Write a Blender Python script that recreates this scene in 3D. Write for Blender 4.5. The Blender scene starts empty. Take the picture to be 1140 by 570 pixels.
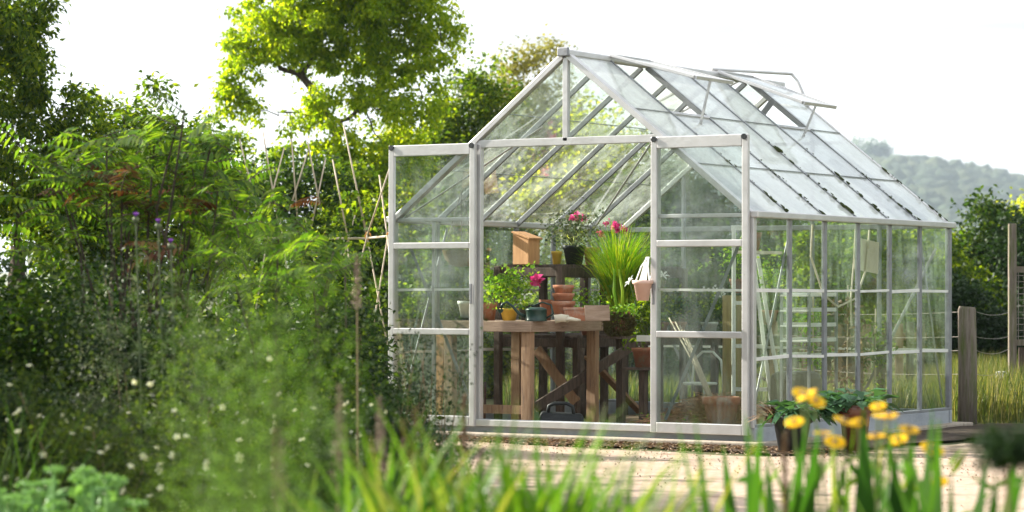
import bpy, math, random
import numpy as np
from mathutils import Vector, Matrix
R = math.radians
rng = np.random.default_rng(7)
random.seed(7)
scene = bpy.context.scene
COL = scene.collection

# ------------------------------------------------------------------ camera frame (metres; greenhouse corner is the origin)
F = 2961.6 / 1140.0
CAM = Vector((12.362, -17.816, 1.156))
YAW, PITCH, ROLL = -0.5625, 0.0139, 0.0024
FWX, FWY = math.sin(YAW), math.cos(YAW)
RTX, RTY = math.cos(YAW), -math.sin(YAW)
def pt(px, d, z=0.0):
    """ground position seen at photo column px, d metres ahead of the camera"""
    s = (px - 570) / 2961.6 * d
    return Vector((CAM.x + FWX*d + RTX*s, CAM.y + FWY*d + RTY*s, z))
def zy(py, d):
    return CAM.z + d * (326.2 - py) / 2961.6

# ------------------------------------------------------------------ node helpers
def new_mat(name):
    m = bpy.data.materials.new(name); m.use_nodes = True
    nt = m.node_tree; nt.nodes.clear()
    out = nt.nodes.new('ShaderNodeOutputMaterial')
    return m, nt, out
def N(nt, t, **kw):
    n = nt.nodes.new(t)
    for k, v in kw.items():
        if k in n.inputs.keys(): n.inputs[k].default_value = v
        else: setattr(n, k, v)
    return n
def ramp(nt, cols, fac=None):
    r = nt.nodes.new('ShaderNodeValToRGB')
    e = r.color_ramp.elements
    while len(e) < len(cols): e.new(0.5)
    for i, (p, c) in enumerate(cols):
        e[i].position = p; e[i].color = (*c, 1) if len(c) == 3 else c
    if fac is not None: nt.links.new(fac, r.inputs[0])
    return r
def surf(name, c1, c2, scale=8.0, stretch=(1, 1, 1), rough=0.8, bump=0.3, metallic=0.0, c3=None, s3=40.0, f3=(0.55, 0.7), bdist=0.01, spec=0.3, rot=(0,0,0)):
    m, nt, out = new_mat(name); L = nt.links.new
    tc = N(nt, 'ShaderNodeTexCoord'); mp = N(nt, 'ShaderNodeMapping')
    mp.inputs['Scale'].default_value = stretch; mp.inputs['Rotation'].default_value = rot
    L(tc.outputs['Object'], mp.inputs[0])
    oi = N(nt, 'ShaderNodeObjectInfo'); ad = N(nt, 'ShaderNodeVectorMath', operation='ADD')
    mu = N(nt, 'ShaderNodeMath', operation='MULTIPLY'); mu.inputs[1].default_value = 37.0
    L(oi.outputs['Random'], mu.inputs[0]); L(mp.outputs[0], ad.inputs[0]); L(mu.outputs[0], ad.inputs[1])
    n1 = N(nt, 'ShaderNodeTexNoise', Scale=scale, Detail=6.0, Roughness=0.6); L(ad.outputs[0], n1.inputs[0])
    r1 = ramp(nt, [(0.3, c1), (0.7, c2)], n1.outputs[0])
    col = r1.outputs[0]
    if c3 is not None:
        n3 = N(nt, 'ShaderNodeTexNoise', Scale=s3, Detail=4.0, Roughness=0.7); L(ad.outputs[0], n3.inputs[0])
        r3 = ramp(nt, [(f3[0], (0, 0, 0)), (f3[1], (1, 1, 1))], n3.outputs[0])
        mx = N(nt, 'ShaderNodeMix', data_type='RGBA'); L(r3.outputs[0], mx.inputs['Factor'])
        L(col, mx.inputs[6]); mx.inputs[7].default_value = (*c3, 1); col = mx.outputs[2]
    b = N(nt, 'ShaderNodeBsdfPrincipled'); L(col, b.inputs['Base Color'])
    b.inputs['Roughness'].default_value = rough; b.inputs['Metallic'].default_value = metallic
    b.inputs['Specular IOR Level'].default_value = spec
    n2 = N(nt, 'ShaderNodeTexNoise', Scale=scale*6, Detail=5.0); L(ad.outputs[0], n2.inputs[0])
    bp = N(nt, 'ShaderNodeBump', Strength=bump, Distance=bdist); L(n2.outputs[0], bp.inputs['Height'])
    L(bp.outputs[0], b.inputs['Normal']); L(b.outputs[0], out.inputs[0])
    return m
def leafmat(name, cols, trans=0.45, tint=(1.25, 1.35, 0.55), rough=0.5, patch=0.35, spec=0.15):
    """per-leaf colour variation + slow patches of older/younger growth, with translucency"""
    m, nt, out = new_mat(name); L = nt.links.new
    g = N(nt, 'ShaderNodeNewGeometry'); tc = N(nt, 'ShaderNodeTexCoord')
    n1 = N(nt, 'ShaderNodeTexNoise', Scale=1.6, Detail=3.0); L(tc.outputs['Object'], n1.inputs[0])
    a = N(nt, 'ShaderNodeMath', operation='MULTIPLY_ADD'); L(n1.outputs[0], a.inputs[0])
    a.inputs[1].default_value = patch * 2; a.inputs[2].default_value = -patch
    b_ = N(nt, 'ShaderNodeMath', operation='ADD'); L(g.outputs['Random Per Island'], b_.inputs[0]); L(a.outputs[0], b_.inputs[1])
    r = ramp(nt, [(i / max(1, len(cols)-1), c) for i, c in enumerate(cols)], b_.outputs[0])
    b = N(nt, 'ShaderNodeBsdfPrincipled', Roughness=rough); L(r.outputs[0], b.inputs['Base Color'])
    b.inputs['Specular IOR Level'].default_value = spec
    t = N(nt, 'ShaderNodeBsdfTranslucent'); vm = N(nt, 'ShaderNodeVectorMath', operation='MULTIPLY')
    L(r.outputs[0], vm.inputs[0]); vm.inputs[1].default_value = tint; L(vm.outputs[0], t.inputs[0])
    mx = N(nt, 'ShaderNodeMixShader'); mx.inputs[0].default_value = trans
    L(b.outputs[0], mx.inputs[1]); L(t.outputs[0], mx.inputs[2]); L(mx.outputs[0], out.inputs[0])
    return m
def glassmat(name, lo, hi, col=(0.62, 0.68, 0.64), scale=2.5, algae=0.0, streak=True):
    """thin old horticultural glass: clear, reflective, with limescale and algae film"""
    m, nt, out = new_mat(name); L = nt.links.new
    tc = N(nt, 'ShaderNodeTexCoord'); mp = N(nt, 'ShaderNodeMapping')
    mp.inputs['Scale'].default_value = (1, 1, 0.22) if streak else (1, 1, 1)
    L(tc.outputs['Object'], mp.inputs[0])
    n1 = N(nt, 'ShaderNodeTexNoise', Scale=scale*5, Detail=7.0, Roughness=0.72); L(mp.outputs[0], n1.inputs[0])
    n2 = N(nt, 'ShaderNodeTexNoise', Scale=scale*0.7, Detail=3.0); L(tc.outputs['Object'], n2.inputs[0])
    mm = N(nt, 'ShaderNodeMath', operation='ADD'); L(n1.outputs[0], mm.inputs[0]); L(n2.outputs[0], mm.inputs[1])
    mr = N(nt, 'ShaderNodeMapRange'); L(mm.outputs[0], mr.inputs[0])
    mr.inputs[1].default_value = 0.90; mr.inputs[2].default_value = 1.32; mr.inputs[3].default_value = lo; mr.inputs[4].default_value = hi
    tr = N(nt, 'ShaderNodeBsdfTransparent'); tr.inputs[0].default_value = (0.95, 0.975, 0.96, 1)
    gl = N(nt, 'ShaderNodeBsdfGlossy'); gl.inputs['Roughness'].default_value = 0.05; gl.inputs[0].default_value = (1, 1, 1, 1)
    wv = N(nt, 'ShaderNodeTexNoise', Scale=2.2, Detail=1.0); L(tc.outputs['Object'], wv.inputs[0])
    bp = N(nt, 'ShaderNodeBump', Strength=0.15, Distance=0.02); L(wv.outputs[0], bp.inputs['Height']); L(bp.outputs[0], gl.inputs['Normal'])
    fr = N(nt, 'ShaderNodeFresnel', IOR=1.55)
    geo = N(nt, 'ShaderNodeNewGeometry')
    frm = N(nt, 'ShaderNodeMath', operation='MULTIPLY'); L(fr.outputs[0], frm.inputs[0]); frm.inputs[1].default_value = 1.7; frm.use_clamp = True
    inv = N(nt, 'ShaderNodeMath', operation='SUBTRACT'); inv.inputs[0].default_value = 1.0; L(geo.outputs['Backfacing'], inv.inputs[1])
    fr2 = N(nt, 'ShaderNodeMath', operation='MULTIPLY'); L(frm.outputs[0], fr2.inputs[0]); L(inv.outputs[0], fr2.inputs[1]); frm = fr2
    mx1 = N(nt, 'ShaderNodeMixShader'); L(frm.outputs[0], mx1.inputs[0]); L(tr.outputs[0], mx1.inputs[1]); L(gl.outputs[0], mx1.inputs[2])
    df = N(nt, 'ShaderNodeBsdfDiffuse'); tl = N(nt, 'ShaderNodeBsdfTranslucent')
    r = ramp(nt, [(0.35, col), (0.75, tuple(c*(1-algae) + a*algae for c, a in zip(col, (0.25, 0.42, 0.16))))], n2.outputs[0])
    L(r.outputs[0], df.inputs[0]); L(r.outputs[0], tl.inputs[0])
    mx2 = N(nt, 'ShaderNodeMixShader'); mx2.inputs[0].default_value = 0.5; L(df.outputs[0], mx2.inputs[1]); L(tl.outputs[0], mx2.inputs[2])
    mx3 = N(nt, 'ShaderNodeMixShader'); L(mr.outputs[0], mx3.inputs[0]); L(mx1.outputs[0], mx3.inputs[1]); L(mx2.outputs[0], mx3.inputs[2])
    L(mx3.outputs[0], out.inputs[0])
    return m

M = {}
M['alu'] = surf('weathered_aluminium', (0.52, 0.515, 0.51), (0.66, 0.655, 0.655), 5, (1, 1, 1), 0.36, 0.10, 0.45, c3=(0.36, 0.32, 0.28), s3=34, f3=(0.66, 0.78), spec=0.5)
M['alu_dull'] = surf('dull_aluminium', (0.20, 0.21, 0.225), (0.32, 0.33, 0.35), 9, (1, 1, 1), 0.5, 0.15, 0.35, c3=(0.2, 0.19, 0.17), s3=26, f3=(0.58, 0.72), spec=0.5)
M['base'] = surf('painted_base', (0.30, 0.33, 0.37), (0.42, 0.45, 0.48), 5, (1, 1, 2), 0.6, 0.3, 0.1, c3=(0.3, 0.29, 0.27), s3=14, f3=(0.58, 0.75))
M['concrete'] = surf('concrete', (0.30, 0.25, 0.20), (0.44, 0.38, 0.31), 5, (1, 1, 1), 0.9, 0.6, c3=(0.2, 0.16, 0.12), s3=18, f3=(0.56, 0.75))
M['path'] = surf('sandy_path', (0.34, 0.25, 0.18), (0.46, 0.35, 0.27), 1.7, (1, 1, 1), 0.95, 0.7, c3=(0.20, 0.14, 0.09), s3=3.5, f3=(0.52, 0.75), bdist=0.03)
M['soil'] = surf('dark_soil', (0.035, 0.024, 0.017), (0.10, 0.07, 0.05), 8, (1, 1, 1), 1.0, 1.0, c3=(0.22, 0.16, 0.1), s3=40, f3=(0.6, 0.72), bdist=0.03)
M['earth'] = surf('garden_earth', (0.05, 0.06, 0.02), (0.12, 0.12, 0.05), 0.8, (1, 1, 1), 1.0, 0.8, c3=(0.16, 0.13, 0.07), s3=6, f3=(0.5, 0.7), bdist=0.03)
M['inner'] = surf('greenhouse_floor', (0.13, 0.09, 0.06), (0.26, 0.18, 0.12), 6, (1, 1, 1), 1.0, 0.9, c3=(0.36, 0.25, 0.14), s3=30, f3=(0.5, 0.7), bdist=0.02)
M['straw'] = surf('straw_litter', (0.48, 0.25, 0.13), (0.66, 0.40, 0.24), 18, (1, 3, 1), 0.95, 1.0, c3=(0.6, 0.45, 0.25), s3=60, bdist=0.02)
M['terra'] = surf('terracotta', (0.42, 0.16, 0.085), (0.55, 0.25, 0.15), 12, (1, 1, 1), 0.85, 0.25, c3=(0.55, 0.42, 0.34), s3=11, f3=(0.50, 0.70))
M['terra_dark'] = surf('old_terracotta', (0.26, 0.11, 0.07), (0.38, 0.17, 0.10), 12, (1, 1, 1), 0.85, 0.25, c3=(0.22, 0.2, 0.13), s3=9, f3=(0.55, 0.75))
M['pinkpot'] = surf('pale_pink_pot', (0.72, 0.46, 0.38), (0.80, 0.56, 0.47), 10, (1, 1, 1), 0.8, 0.15)
M['woodo'] = surf('warm_pine', (0.50, 0.25, 0.11), (0.66, 0.37, 0.18), 7, (6, 6, 0.6), 0.75, 0.4, c3=(0.26, 0.11, 0.05), s3=4, f3=(0.62, 0.72))
M['woodb'] = surf('bench_wood', (0.26, 0.15, 0.085), (0.42, 0.27, 0.165), 7, (6, 6, 0.8), 0.8, 0.4, c3=(0.18, 0.12, 0.09), s3=5, f3=(0.55, 0.7))
M['woodt'] = surf('bench_top_wood', (0.28, 0.19, 0.13), (0.46, 0.33, 0.25), 7, (1, 1, 9), 0.8, 0.4, c3=(0.16, 0.11, 0.08), s3=6, f3=(0.58, 0.72))
M['woodd'] = surf('dark_old_wood', (0.06, 0.045, 0.035), (0.14, 0.10, 0.08), 7, (5, 5, 1), 0.85, 0.5, c3=(0.25, 0.2, 0.16), s3=9, f3=(0.6, 0.75))
M['woodg'] = surf('grey_weathered_wood', (0.13, 0.105, 0.085), (0.26, 0.22, 0.18), 9, (6, 6, 0.6), 0.9, 0.7, c3=(0.10, 0.13, 0.03), s3=4, f3=(0.5, 0.7))
M['woody'] = surf('mossy_post_wood', (0.34, 0.25, 0.11), (0.48, 0.37, 0.18), 7, (6, 6, 0.6), 0.85, 0.5, c3=(0.24, 0.26, 0.07), s3=4, f3=(0.5, 0.7))
M['cane'] = surf('bamboo_cane', (0.42, 0.34, 0.24), (0.62, 0.52, 0.39), 12, (1, 1, 1), 0.6, 0.2)
M['white'] = surf('white_paint', (0.68, 0.68, 0.64), (0.82, 0.82, 0.78), 8, (1, 1, 1), 0.55, 0.15, c3=(0.45, 0.42, 0.36), s3=12, f3=(0.62, 0.75))
M['cream'] = surf('cream_board', (0.62, 0.55, 0.42), (0.74, 0.67, 0.54), 3, (1, 1, 1), 0.7, 0.1, c3=(0.42, 0.34, 0.22), s3=5, f3=(0.58, 0.75))
M['yellowpot'] = surf('yellow_pot', (0.62, 0.40, 0.05), (0.74, 0.52, 0.10), 10, (1, 1, 1), 0.5, 0.1)
M['canmetal'] = surf('green_can_paint', (0.006, 0.028, 0.022), (0.012, 0.05, 0.038), 10, (1, 1, 1), 0.35, 0.1, spec=0.5)
M['plastic'] = surf('black_plastic', (0.018, 0.022, 0.024), (0.04, 0.045, 0.047), 8, (1, 1, 1), 0.5, 0.15, c3=(0.12, 0.11, 0.09), s3=10, f3=(0.62, 0.8))
M['glaze'] = surf('brown_glaze', (0.09, 0.03, 0.018), (0.17, 0.06, 0.03), 6, (1, 1, 1), 0.25, 0.1, spec=0.6)
M['wicker'] = surf('wicker', (0.26, 0.18, 0.10), (0.42, 0.31, 0.18), 14, (1, 1, 6), 0.9, 0.8)
M['moss'] = surf('moss', (0.02, 0.03, 0.01), (0.07, 0.09, 0.02), 30, (1, 1, 1), 1.0, 1.0)
M['mossball'] = surf('mossy_root_ball', (0.06, 0.04, 0.02), (0.20, 0.19, 0.05), 22, (1, 1, 1), 1.0, 1.0, bdist=0.03)
M['cloth'] = surf('glove_cloth', (0.58, 0.52, 0.40), (0.70, 0.64, 0.52), 14, (1, 1, 1), 0.9, 0.4)
M['bark'] = surf('bark', (0.055, 0.04, 0.03), (0.14, 0.11, 0.08), 9, (3, 3, 0.8), 0.95, 1.0, bdist=0.03)
M['bark_pale'] = surf('pale_bark', (0.22, 0.18, 0.12), (0.36, 0.30, 0.22), 9, (3, 3, 0.8), 0.95, 0.8, bdist=0.02)
M['stem'] = surf('green_stem', (0.08, 0.12, 0.03), (0.14, 0.18, 0.05), 9, (1, 1, 1), 0.6, 0.2)
M['stemb'] = surf('brown_stem', (0.14, 0.10, 0.05), (0.24, 0.18, 0.10), 9, (1, 1, 1), 0.8, 0.3)
M['seed'] = surf('seed_head', (0.20, 0.14, 0.10), (0.40, 0.31, 0.25), 30, (1, 1, 1), 0.95, 0.8)
M['wire'] = surf('rusty_wire', (0.18, 0.16, 0.14), (0.34, 0.31, 0.28), 10, (1, 1, 1), 0.6, 0.2, 0.6)
M['string'] = surf('orange_twine', (0.6, 0.25, 0.06), (0.7, 0.36, 0.1), 10, (1, 1, 1), 0.9, 0.2)
M['pink'] = leafmat('pink_petals', [(0.75, 0.05, 0.25), (0.85, 0.14, 0.38)], 0.3, (1, 1, 1), patch=0)
M['creamf'] = leafmat('cream_petals', [(0.70, 0.66, 0.30), (0.84, 0.84, 0.62)], 0.35, (1, 1, 0.8), patch=0)
M['whitef'] = leafmat('white_petals', [(0.84, 0.84, 0.80), (0.9, 0.9, 0.88)], 0.35, (1, 1, 1), patch=0)
M['yellowf'] = leafmat('yellow_petals', [(0.88, 0.50, 0.005), (0.9, 0.60, 0.015)], 0.35, (1, 1, 0.6), patch=0)
M['purple'] = leafmat('purple_petals', [(0.22, 0.06, 0.38), (0.33, 0.12, 0.5)], 0.3, (1, 1, 1), patch=0)
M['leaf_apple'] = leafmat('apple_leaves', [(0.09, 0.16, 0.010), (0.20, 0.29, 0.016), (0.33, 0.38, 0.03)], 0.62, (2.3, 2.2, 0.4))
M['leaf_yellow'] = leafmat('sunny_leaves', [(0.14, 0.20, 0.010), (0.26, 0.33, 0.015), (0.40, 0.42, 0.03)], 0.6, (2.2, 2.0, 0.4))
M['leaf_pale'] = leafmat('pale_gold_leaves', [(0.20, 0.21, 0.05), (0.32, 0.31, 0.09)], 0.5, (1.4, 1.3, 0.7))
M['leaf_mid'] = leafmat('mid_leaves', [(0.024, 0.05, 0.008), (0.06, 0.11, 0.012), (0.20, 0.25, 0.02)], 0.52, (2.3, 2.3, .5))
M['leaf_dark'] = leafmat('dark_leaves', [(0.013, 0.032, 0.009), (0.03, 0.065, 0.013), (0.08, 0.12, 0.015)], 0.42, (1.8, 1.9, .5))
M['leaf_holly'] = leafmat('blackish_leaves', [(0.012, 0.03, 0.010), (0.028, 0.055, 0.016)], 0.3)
M['leaf_sumac'] = leafmat('pinnate_leaves', [(0.03, 0.07, 0.015), (0.07, 0.14, 0.025), (0.16, 0.23, 0.03)], 0.48, (1.9, 2.0, .5))
M['leaf_red'] = leafmat('red_leaves', [(0.07, 0.025, 0.015), (0.13, 0.05, 0.02), (0.18, 0.11, 0.03)], 0.35, (1.1, 1, 0.6))
M['leaf_grey'] = leafmat('grey_leaves', [(0.05, 0.08, 0.035), (0.10, 0.13, 0.07), (0.20, 0.20, 0.12)], 0.3, (1.1, 1.2, 0.8))
M['leaf_pot'] = leafmat('potentilla_leaves', [(0.02, 0.035, 0.010), (0.045, 0.07, 0.018), (0.12, 0.16, 0.03)], 0.42, (1.7, 1.8, .5))
M['leaf_fern'] = leafmat('feathery_leaves', [(0.08, 0.16, 0.03), (0.14, 0.25, 0.05), (0.20, 0.32, 0.08)], 0.45, patch=0.2)
M['leaf_blade'] = leafmat('blade_leaves', [(0.03, 0.085, 0.010), (0.06, 0.15, 0.014), (0.13, 0.24, 0.02), (0.30, 0.28, 0.08)], 0.45, (1.3, 1.35, 0.5), rough=0.4)
M['leaf_iris'] = leafmat('iris_leaves', [(0.03, 0.09, 0.015), (0.06, 0.15, 0.02), (0.11, 0.22, 0.03)], 0.45, (1.25, 1.35, 0.5), rough=0.4)
M['leaf_sedum'] = leafmat('sedum_leaves', [(0.13, 0.26, 0.09), (0.22, 0.38, 0.14)], 0.3, rough=0.45)
M['leaf_orn'] = leafmat('arching_grass', [(0.10, 0.24, 0.015), (0.2, 0.36, 0.02), (0.5, 0.46, 0.05)], 0.5, patch=0.1)
M['leaf_ger'] = leafmat('geranium_leaves', [(0.10, 0.22, 0.03), (0.2, 0.36, 0.04), (0.4, 0.5, 0.05)], 0.45, patch=0.1)
M['leaf_bluegreen'] = leafmat('bluish_leaves', [(0.04, 0.10, 0.05), (0.08, 0.17, 0.08)], 0.3, rough=0.35)
M['leaf_dry'] = leafmat('dry_leaves', [(0.05, 0.03, 0.02), (0.14, 0.085, 0.05), (0.34, 0.25, 0.16)], 0.2, (1.2, 1, .8))
M['grass'] = leafmat('meadow_grass', [(0.04, 0.07, 0.02), (0.10, 0.13, 0.03), (0.30, 0.25, 0.11)], 0.45, patch=0.3)
M['grass_green'] = leafmat('green_grass', [(0.06, 0.14, 0.02), (0.12, 0.22, 0.03)], 0.45)
M['wood_far'] = surf('far_wood_canopy', (0.016, 0.030, 0.018), (0.045, 0.065, 0.032), 0.03, (1, 1, 1), 1.0, 0.3, c3=(0.075, 0.09, 0.04), s3=0.01, f3=(0.5, 0.65), bdist=0.8)
M['field'] = surf('far_field', (0.10, 0.12, 0.04), (0.2, 0.2, 0.08), 0.02, (1, 1, 1), 1.0, 0.2)
M['glass_wall'] = glassmat('side_glass', 0.01, 0.14, (0.58, 0.70, 0.58), 2.2, 0.55)
M['glass_door'] = glassmat('door_glass', 0.0, 0.12, (0.70, 0.72, 0.70), 2.4, 0.2)
M['glass_gable'] = glassmat('gable_glass', 0.01, 0.26, (0.70, 0.73, 0.70), 2.4, 0.2)
M['glass_back'] = glassmat('back_glass', 0.005, 0.12, (0.52, 0.66, 0.58), 2.0, 0.45)
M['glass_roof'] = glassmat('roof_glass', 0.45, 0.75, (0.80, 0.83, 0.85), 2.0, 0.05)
M['glass_roof_left'] = glassmat('left_roof_glass', 0.03, 0.34, (0.66, 0.70, 0.66), 2.0, 0.2)  # left slope panes, with a thinner dirt film than the right

# ------------------------------------------------------------------ mesh helpers
class MB:
    def __init__(s): s.v = []; s.f = []
    def add(s, vs, fs):
        o = len(s.v); s.v += [tuple(v) for v in vs]; s.f += [tuple(i + o for i in f) for f in fs]; return s
    def box(s, c, size, rz=0.0, rx=0.0, ry=0.0):
        hx, hy, hz = size[0]/2, size[1]/2, size[2]/2
        m = Matrix.Translation(c) @ Matrix.Rotation(rz, 4, 'Z') @ Matrix.Rotation(rx, 4, 'X') @ Matrix.Rotation(ry, 4, 'Y')
        vs = [m @ Vector((x, y, z)) for x in (-hx, hx) for y in (-hy, hy) for z in (-hz, hz)]
        return s.add(vs, [(0, 1, 3, 2), (4, 6, 7, 5), (0, 4, 5, 1), (2, 3, 7, 6), (0, 2, 6, 4), (1, 5, 7, 3)])
    def bar(s, p0, p1, w, t, up=(0, 0, 1)):
        """rectangular bar, w across, t along 'up'"""
        p0, p1 = Vector(p0), Vector(p1); d = (p1 - p0).normalized(); up = Vector(up)
        a = d.cross(up)
        if a.length < 1e-4: a = d.cross(Vector((0, 1, 0)))
        a.normalize(); b = a.cross(d).normalized()
        vs = [p + a*sx*w/2 + b*sy*t/2 for p in (p0, p1) for sx, sy in ((-1, -1), (1, -1), (1, 1), (-1, 1))]
        return s.add(vs, [(0, 1, 2, 3), (7, 6, 5, 4), (0, 4, 5, 1), (1, 5, 6, 2), (2, 6, 7, 3), (3, 7, 4, 0)])
    def tube(s, pts, rad, n=8, cap=True):
        pts = [Vector(p) for p in pts]; k = len(pts)
        if not hasattr(rad, '__len__'): rad = [rad]*k
        o = len(s.v); a = None
        for i, p in enumerate(pts):
            d = (pts[min(i+1, k-1)] - pts[max(i-1, 0)]).normalized()
            if a is None:
                a = d.orthogonal().normalized()
            else:
                a = (a - d*a.dot(d)).normalized()
            b = d.cross(a)
            for j in range(n):
                t = 2*math.pi*j/n; s.v.append(tuple(p + (a*math.cos(t) + b*math.sin(t))*rad[i]))
        for i in range(k-1):
            for j in range(n):
                s.f.append((o+i*n+j, o+i*n+(j+1) % n, o+(i+1)*n+(j+1) % n, o+(i+1)*n+j))
        if cap:
            s.f.append(tuple(o+j for j in reversed(range(n)))); s.f.append(tuple(o+(k-1)*n+j for j in range(n)))
        return s
    def lathe(s, prof, c=(0, 0, 0), n=24, wob=0.0):
        o = len(s.v); k = len(prof)
        for r, z in prof:
            for j in range(n):
                t = 2*math.pi*j/n; rr = r*(1 + wob*math.sin(3*t+z*9))
                s.v.append((c[0]+rr*math.cos(t), c[1]+rr*math.sin(t), c[2]+z))
        for i in range(k-1):
            for j in range(n):
                s.f.append((o+i*n+j, o+i*n+(j+1) % n, o+(i+1)*n+(j+1) % n, o+(i+1)*n+j))
        return s
    def build(s, name, mat, parent=None, smooth=False, bevel=0.0, loc=None):
        me = bpy.data.meshes.new(name); me.from_pydata(s.v, [], s.f); me.update()
        if smooth: me.polygons.foreach_set('use_smooth', [True]*len(me.polygons))
        o = bpy.data.objects.new(name, me); COL.objects.link(o); me.materials.append(M[mat] if isinstance(mat, str) else mat)
        if parent is not None: o.parent = parent
        if loc is not None: o.location = loc
        if bevel > 0:
            b = o.modifiers.new('bevel', 'BEVEL'); b.width = bevel; b.segments = 2; b.limit_method = 'ANGLE'
        return o
def npmesh(name, V, Fq, mat, parent=None, smooth=False):
    me = bpy.data.meshes.new(name); n = len(Fq); k = Fq.shape[1]
    me.vertices.add(len(V)); me.vertices.foreach_set('co', np.ascontiguousarray(V, dtype=np.float32).ravel())
    me.loops.add(n*k); me.loops.foreach_set('vertex_index', np.ascontiguousarray(Fq, dtype=np.int32).ravel())
    me.polygons.add(n); me.polygons.foreach_set('loop_start', np.arange(0, n*k, k, dtype=np.int32))
    me.update(calc_edges=True); me.validate()
    if smooth: me.polygons.foreach_set('use_smooth', np.ones(n, dtype=bool))
    o = bpy.data.objects.new(name, me); COL.objects.link(o); me.materials.append(M[mat] if isinstance(mat, str) else mat)
    if parent is not None: o.parent = parent
    return o
def tag(o, label=None, cat=None, group=None, kind=None):
    if label: o['label'] = label
    if cat: o['category'] = cat
    if group: o['group'] = group
    if kind: o['kind'] = kind
    return o
def thing(name, label, cat, loc=(0, 0, 0), rz=0.0, group=None):
    o = bpy.data.objects.new(name, None); COL.objects.link(o); o.empty_display_size = 0.1
    o.location = loc; o.rotation_euler = (0, 0, rz)
    return tag(o, label, cat, group)
def copy_tree(o, parent=None, label=None):
    kids = [c for c in COL.objects if c.parent == o]
    c = o.copy(); COL.objects.link(c); c.parent = parent
    if label: c['label'] = label
    for k in kids: copy_tree(k, c)
    return c
def unit(a): return a / (np.linalg.norm(a, axis=1, keepdims=True) + 1e-9)
def rdir(n, zs=1.0):
    a = rng.normal(size=(n, 3)); a[:, 2] *= zs; return unit(a)
def leaf_arrays(P, D, Nn, L, Wd, fold=0.12):
    """pointed, slightly folded leaves"""
    n = len(P); D = unit(D); S = unit(np.cross(D, Nn)); U = np.cross(S, D)
    L = np.broadcast_to(np.asarray(L, float).reshape(-1, 1), (n, 1)); Wd = np.broadcast_to(np.asarray(Wd, float).reshape(-1, 1), (n, 1))
    V = np.empty((n, 4, 3)); V[:, 0] = P; V[:, 2] = P + D*L - U*L*fold
    V[:, 1] = P + D*L*0.42 + S*Wd*0.5 + U*Wd*fold; V[:, 3] = P + D*L*0.42 - S*Wd*0.5 + U*Wd*fold
    Fq = np.arange(n*4).reshape(n, 4)
    return V.reshape(-1, 3), Fq
def blades(n, base, az, length, lean, curve, width, seg=6, tipw=0.05):
    """arching strap blades; arrays of n. lean = start angle from vertical, curve = extra bend to the tip"""
    b = lambda a: np.broadcast_to(np.asarray(a, float), (n,)).copy()
    az, length, lean, curve, width = b(az), b(length), b(lean), b(curve), b(width)
    V = np.empty((n, seg+1, 2, 3)); p = np.array(base, float).reshape(-1, 3)*np.ones((n, 1))
    H = np.stack([np.cos(az), np.sin(az), np.zeros(n)], 1); tw = rng.normal(0, 0.35, n)
    S = np.stack([-np.sin(az+tw), np.cos(az+tw), np.zeros(n)], 1)
    for i in range(seg+1):
        t = i/seg; w = width*(1.0 if t < 0.35 else max(tipw, (1-((t-0.35)/0.65)**1.7)))*0.5*(0.7+0.3*min(1, t*5))
        V[:, i, 0] = p + S*w[:, None]; V[:, i, 1] = p - S*w[:, None]
        a = lean + curve*t*t
        p = p + (H*np.sin(a)[:, None] + np.array([0, 0, 1.0])*np.cos(a)[:, None])*(length/seg)[:, None]
    k = (seg+1)*2; idx = np.arange(n)[:, None]*k
    Fq = np.concatenate([np.stack([idx[:, 0]+2*i, idx[:, 0]+2*i+1, idx[:, 0]+2*i+3, idx[:, 0]+2*i+2], 1) for i in range(seg)])
    return V.reshape(-1, 3), Fq
def cat(parts):
    Vs, Fs, o = [], [], 0
    for V, Fq in parts: Vs.append(V); Fs.append(Fq + o); o += len(V)
    return np.concatenate(Vs), np.concatenate(Fs)
def foliage_arrays(centers, radii, nper, L, Wd, droop=0.3, squash=0.8, outward=None):
    C = np.repeat(np.array(centers), nper, axis=0); Rr = np.repeat(np.array(radii), nper)
    n = len(C); g = rng.normal(size=(n, 3))*0.5; g[:, 2] *= squash
    P = C + g*Rr[:, None]
    D = rdir(n, 0.6) + np.array([0, 0, -droop]) + unit(g)*0.5
    Nn = rdir(n) + np.array([0, 0, 0.8])
    sc = rng.uniform(0.6, 1.25, n)
    return leaf_arrays(P, D, Nn, L*sc, Wd*sc)
def crown_centers(ells, n, shell=0.45):
    """points in a union of ellipsoids, biased outward, with clumpy gaps"""
    out = []; rr = []
    vol = np.array([e[3]*e[4]*e[5]*(e[6] if len(e) > 6 else 1) for e in ells]); cnt = np.maximum(3, (vol/vol.sum()*n).astype(int))
    for e, c in zip(ells, cnt):
        d = rdir(c); r = rng.uniform(shell, 1.0, c)**0.7
        out.append(np.array(e[:3]) + d*np.array(e[3:6])*r[:, None]); rr.append(np.full(c, 1.0))
    return np.concatenate(out)
def limb(mb, a, b, r0, r1, wob=0.08, n=7, seg=5, sag=0.0):
    a, b = Vector(a), Vector(b); L = (b-a).length; pts = []
    for i in range(seg+1):
        t = i/seg; w = math.sin(math.pi*t)*wob*L
        pts.append(a.lerp(b, t) + Vector((random.uniform(-1, 1)*w, random.uniform(-1, 1)*w, random.uniform(-.5, 1)*w + sag*L*math.sin(math.pi*t))))
    mb.tube(pts, [r0 + (r1-r0)*i/seg for i in range(seg+1)], n)
    return pts
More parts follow.
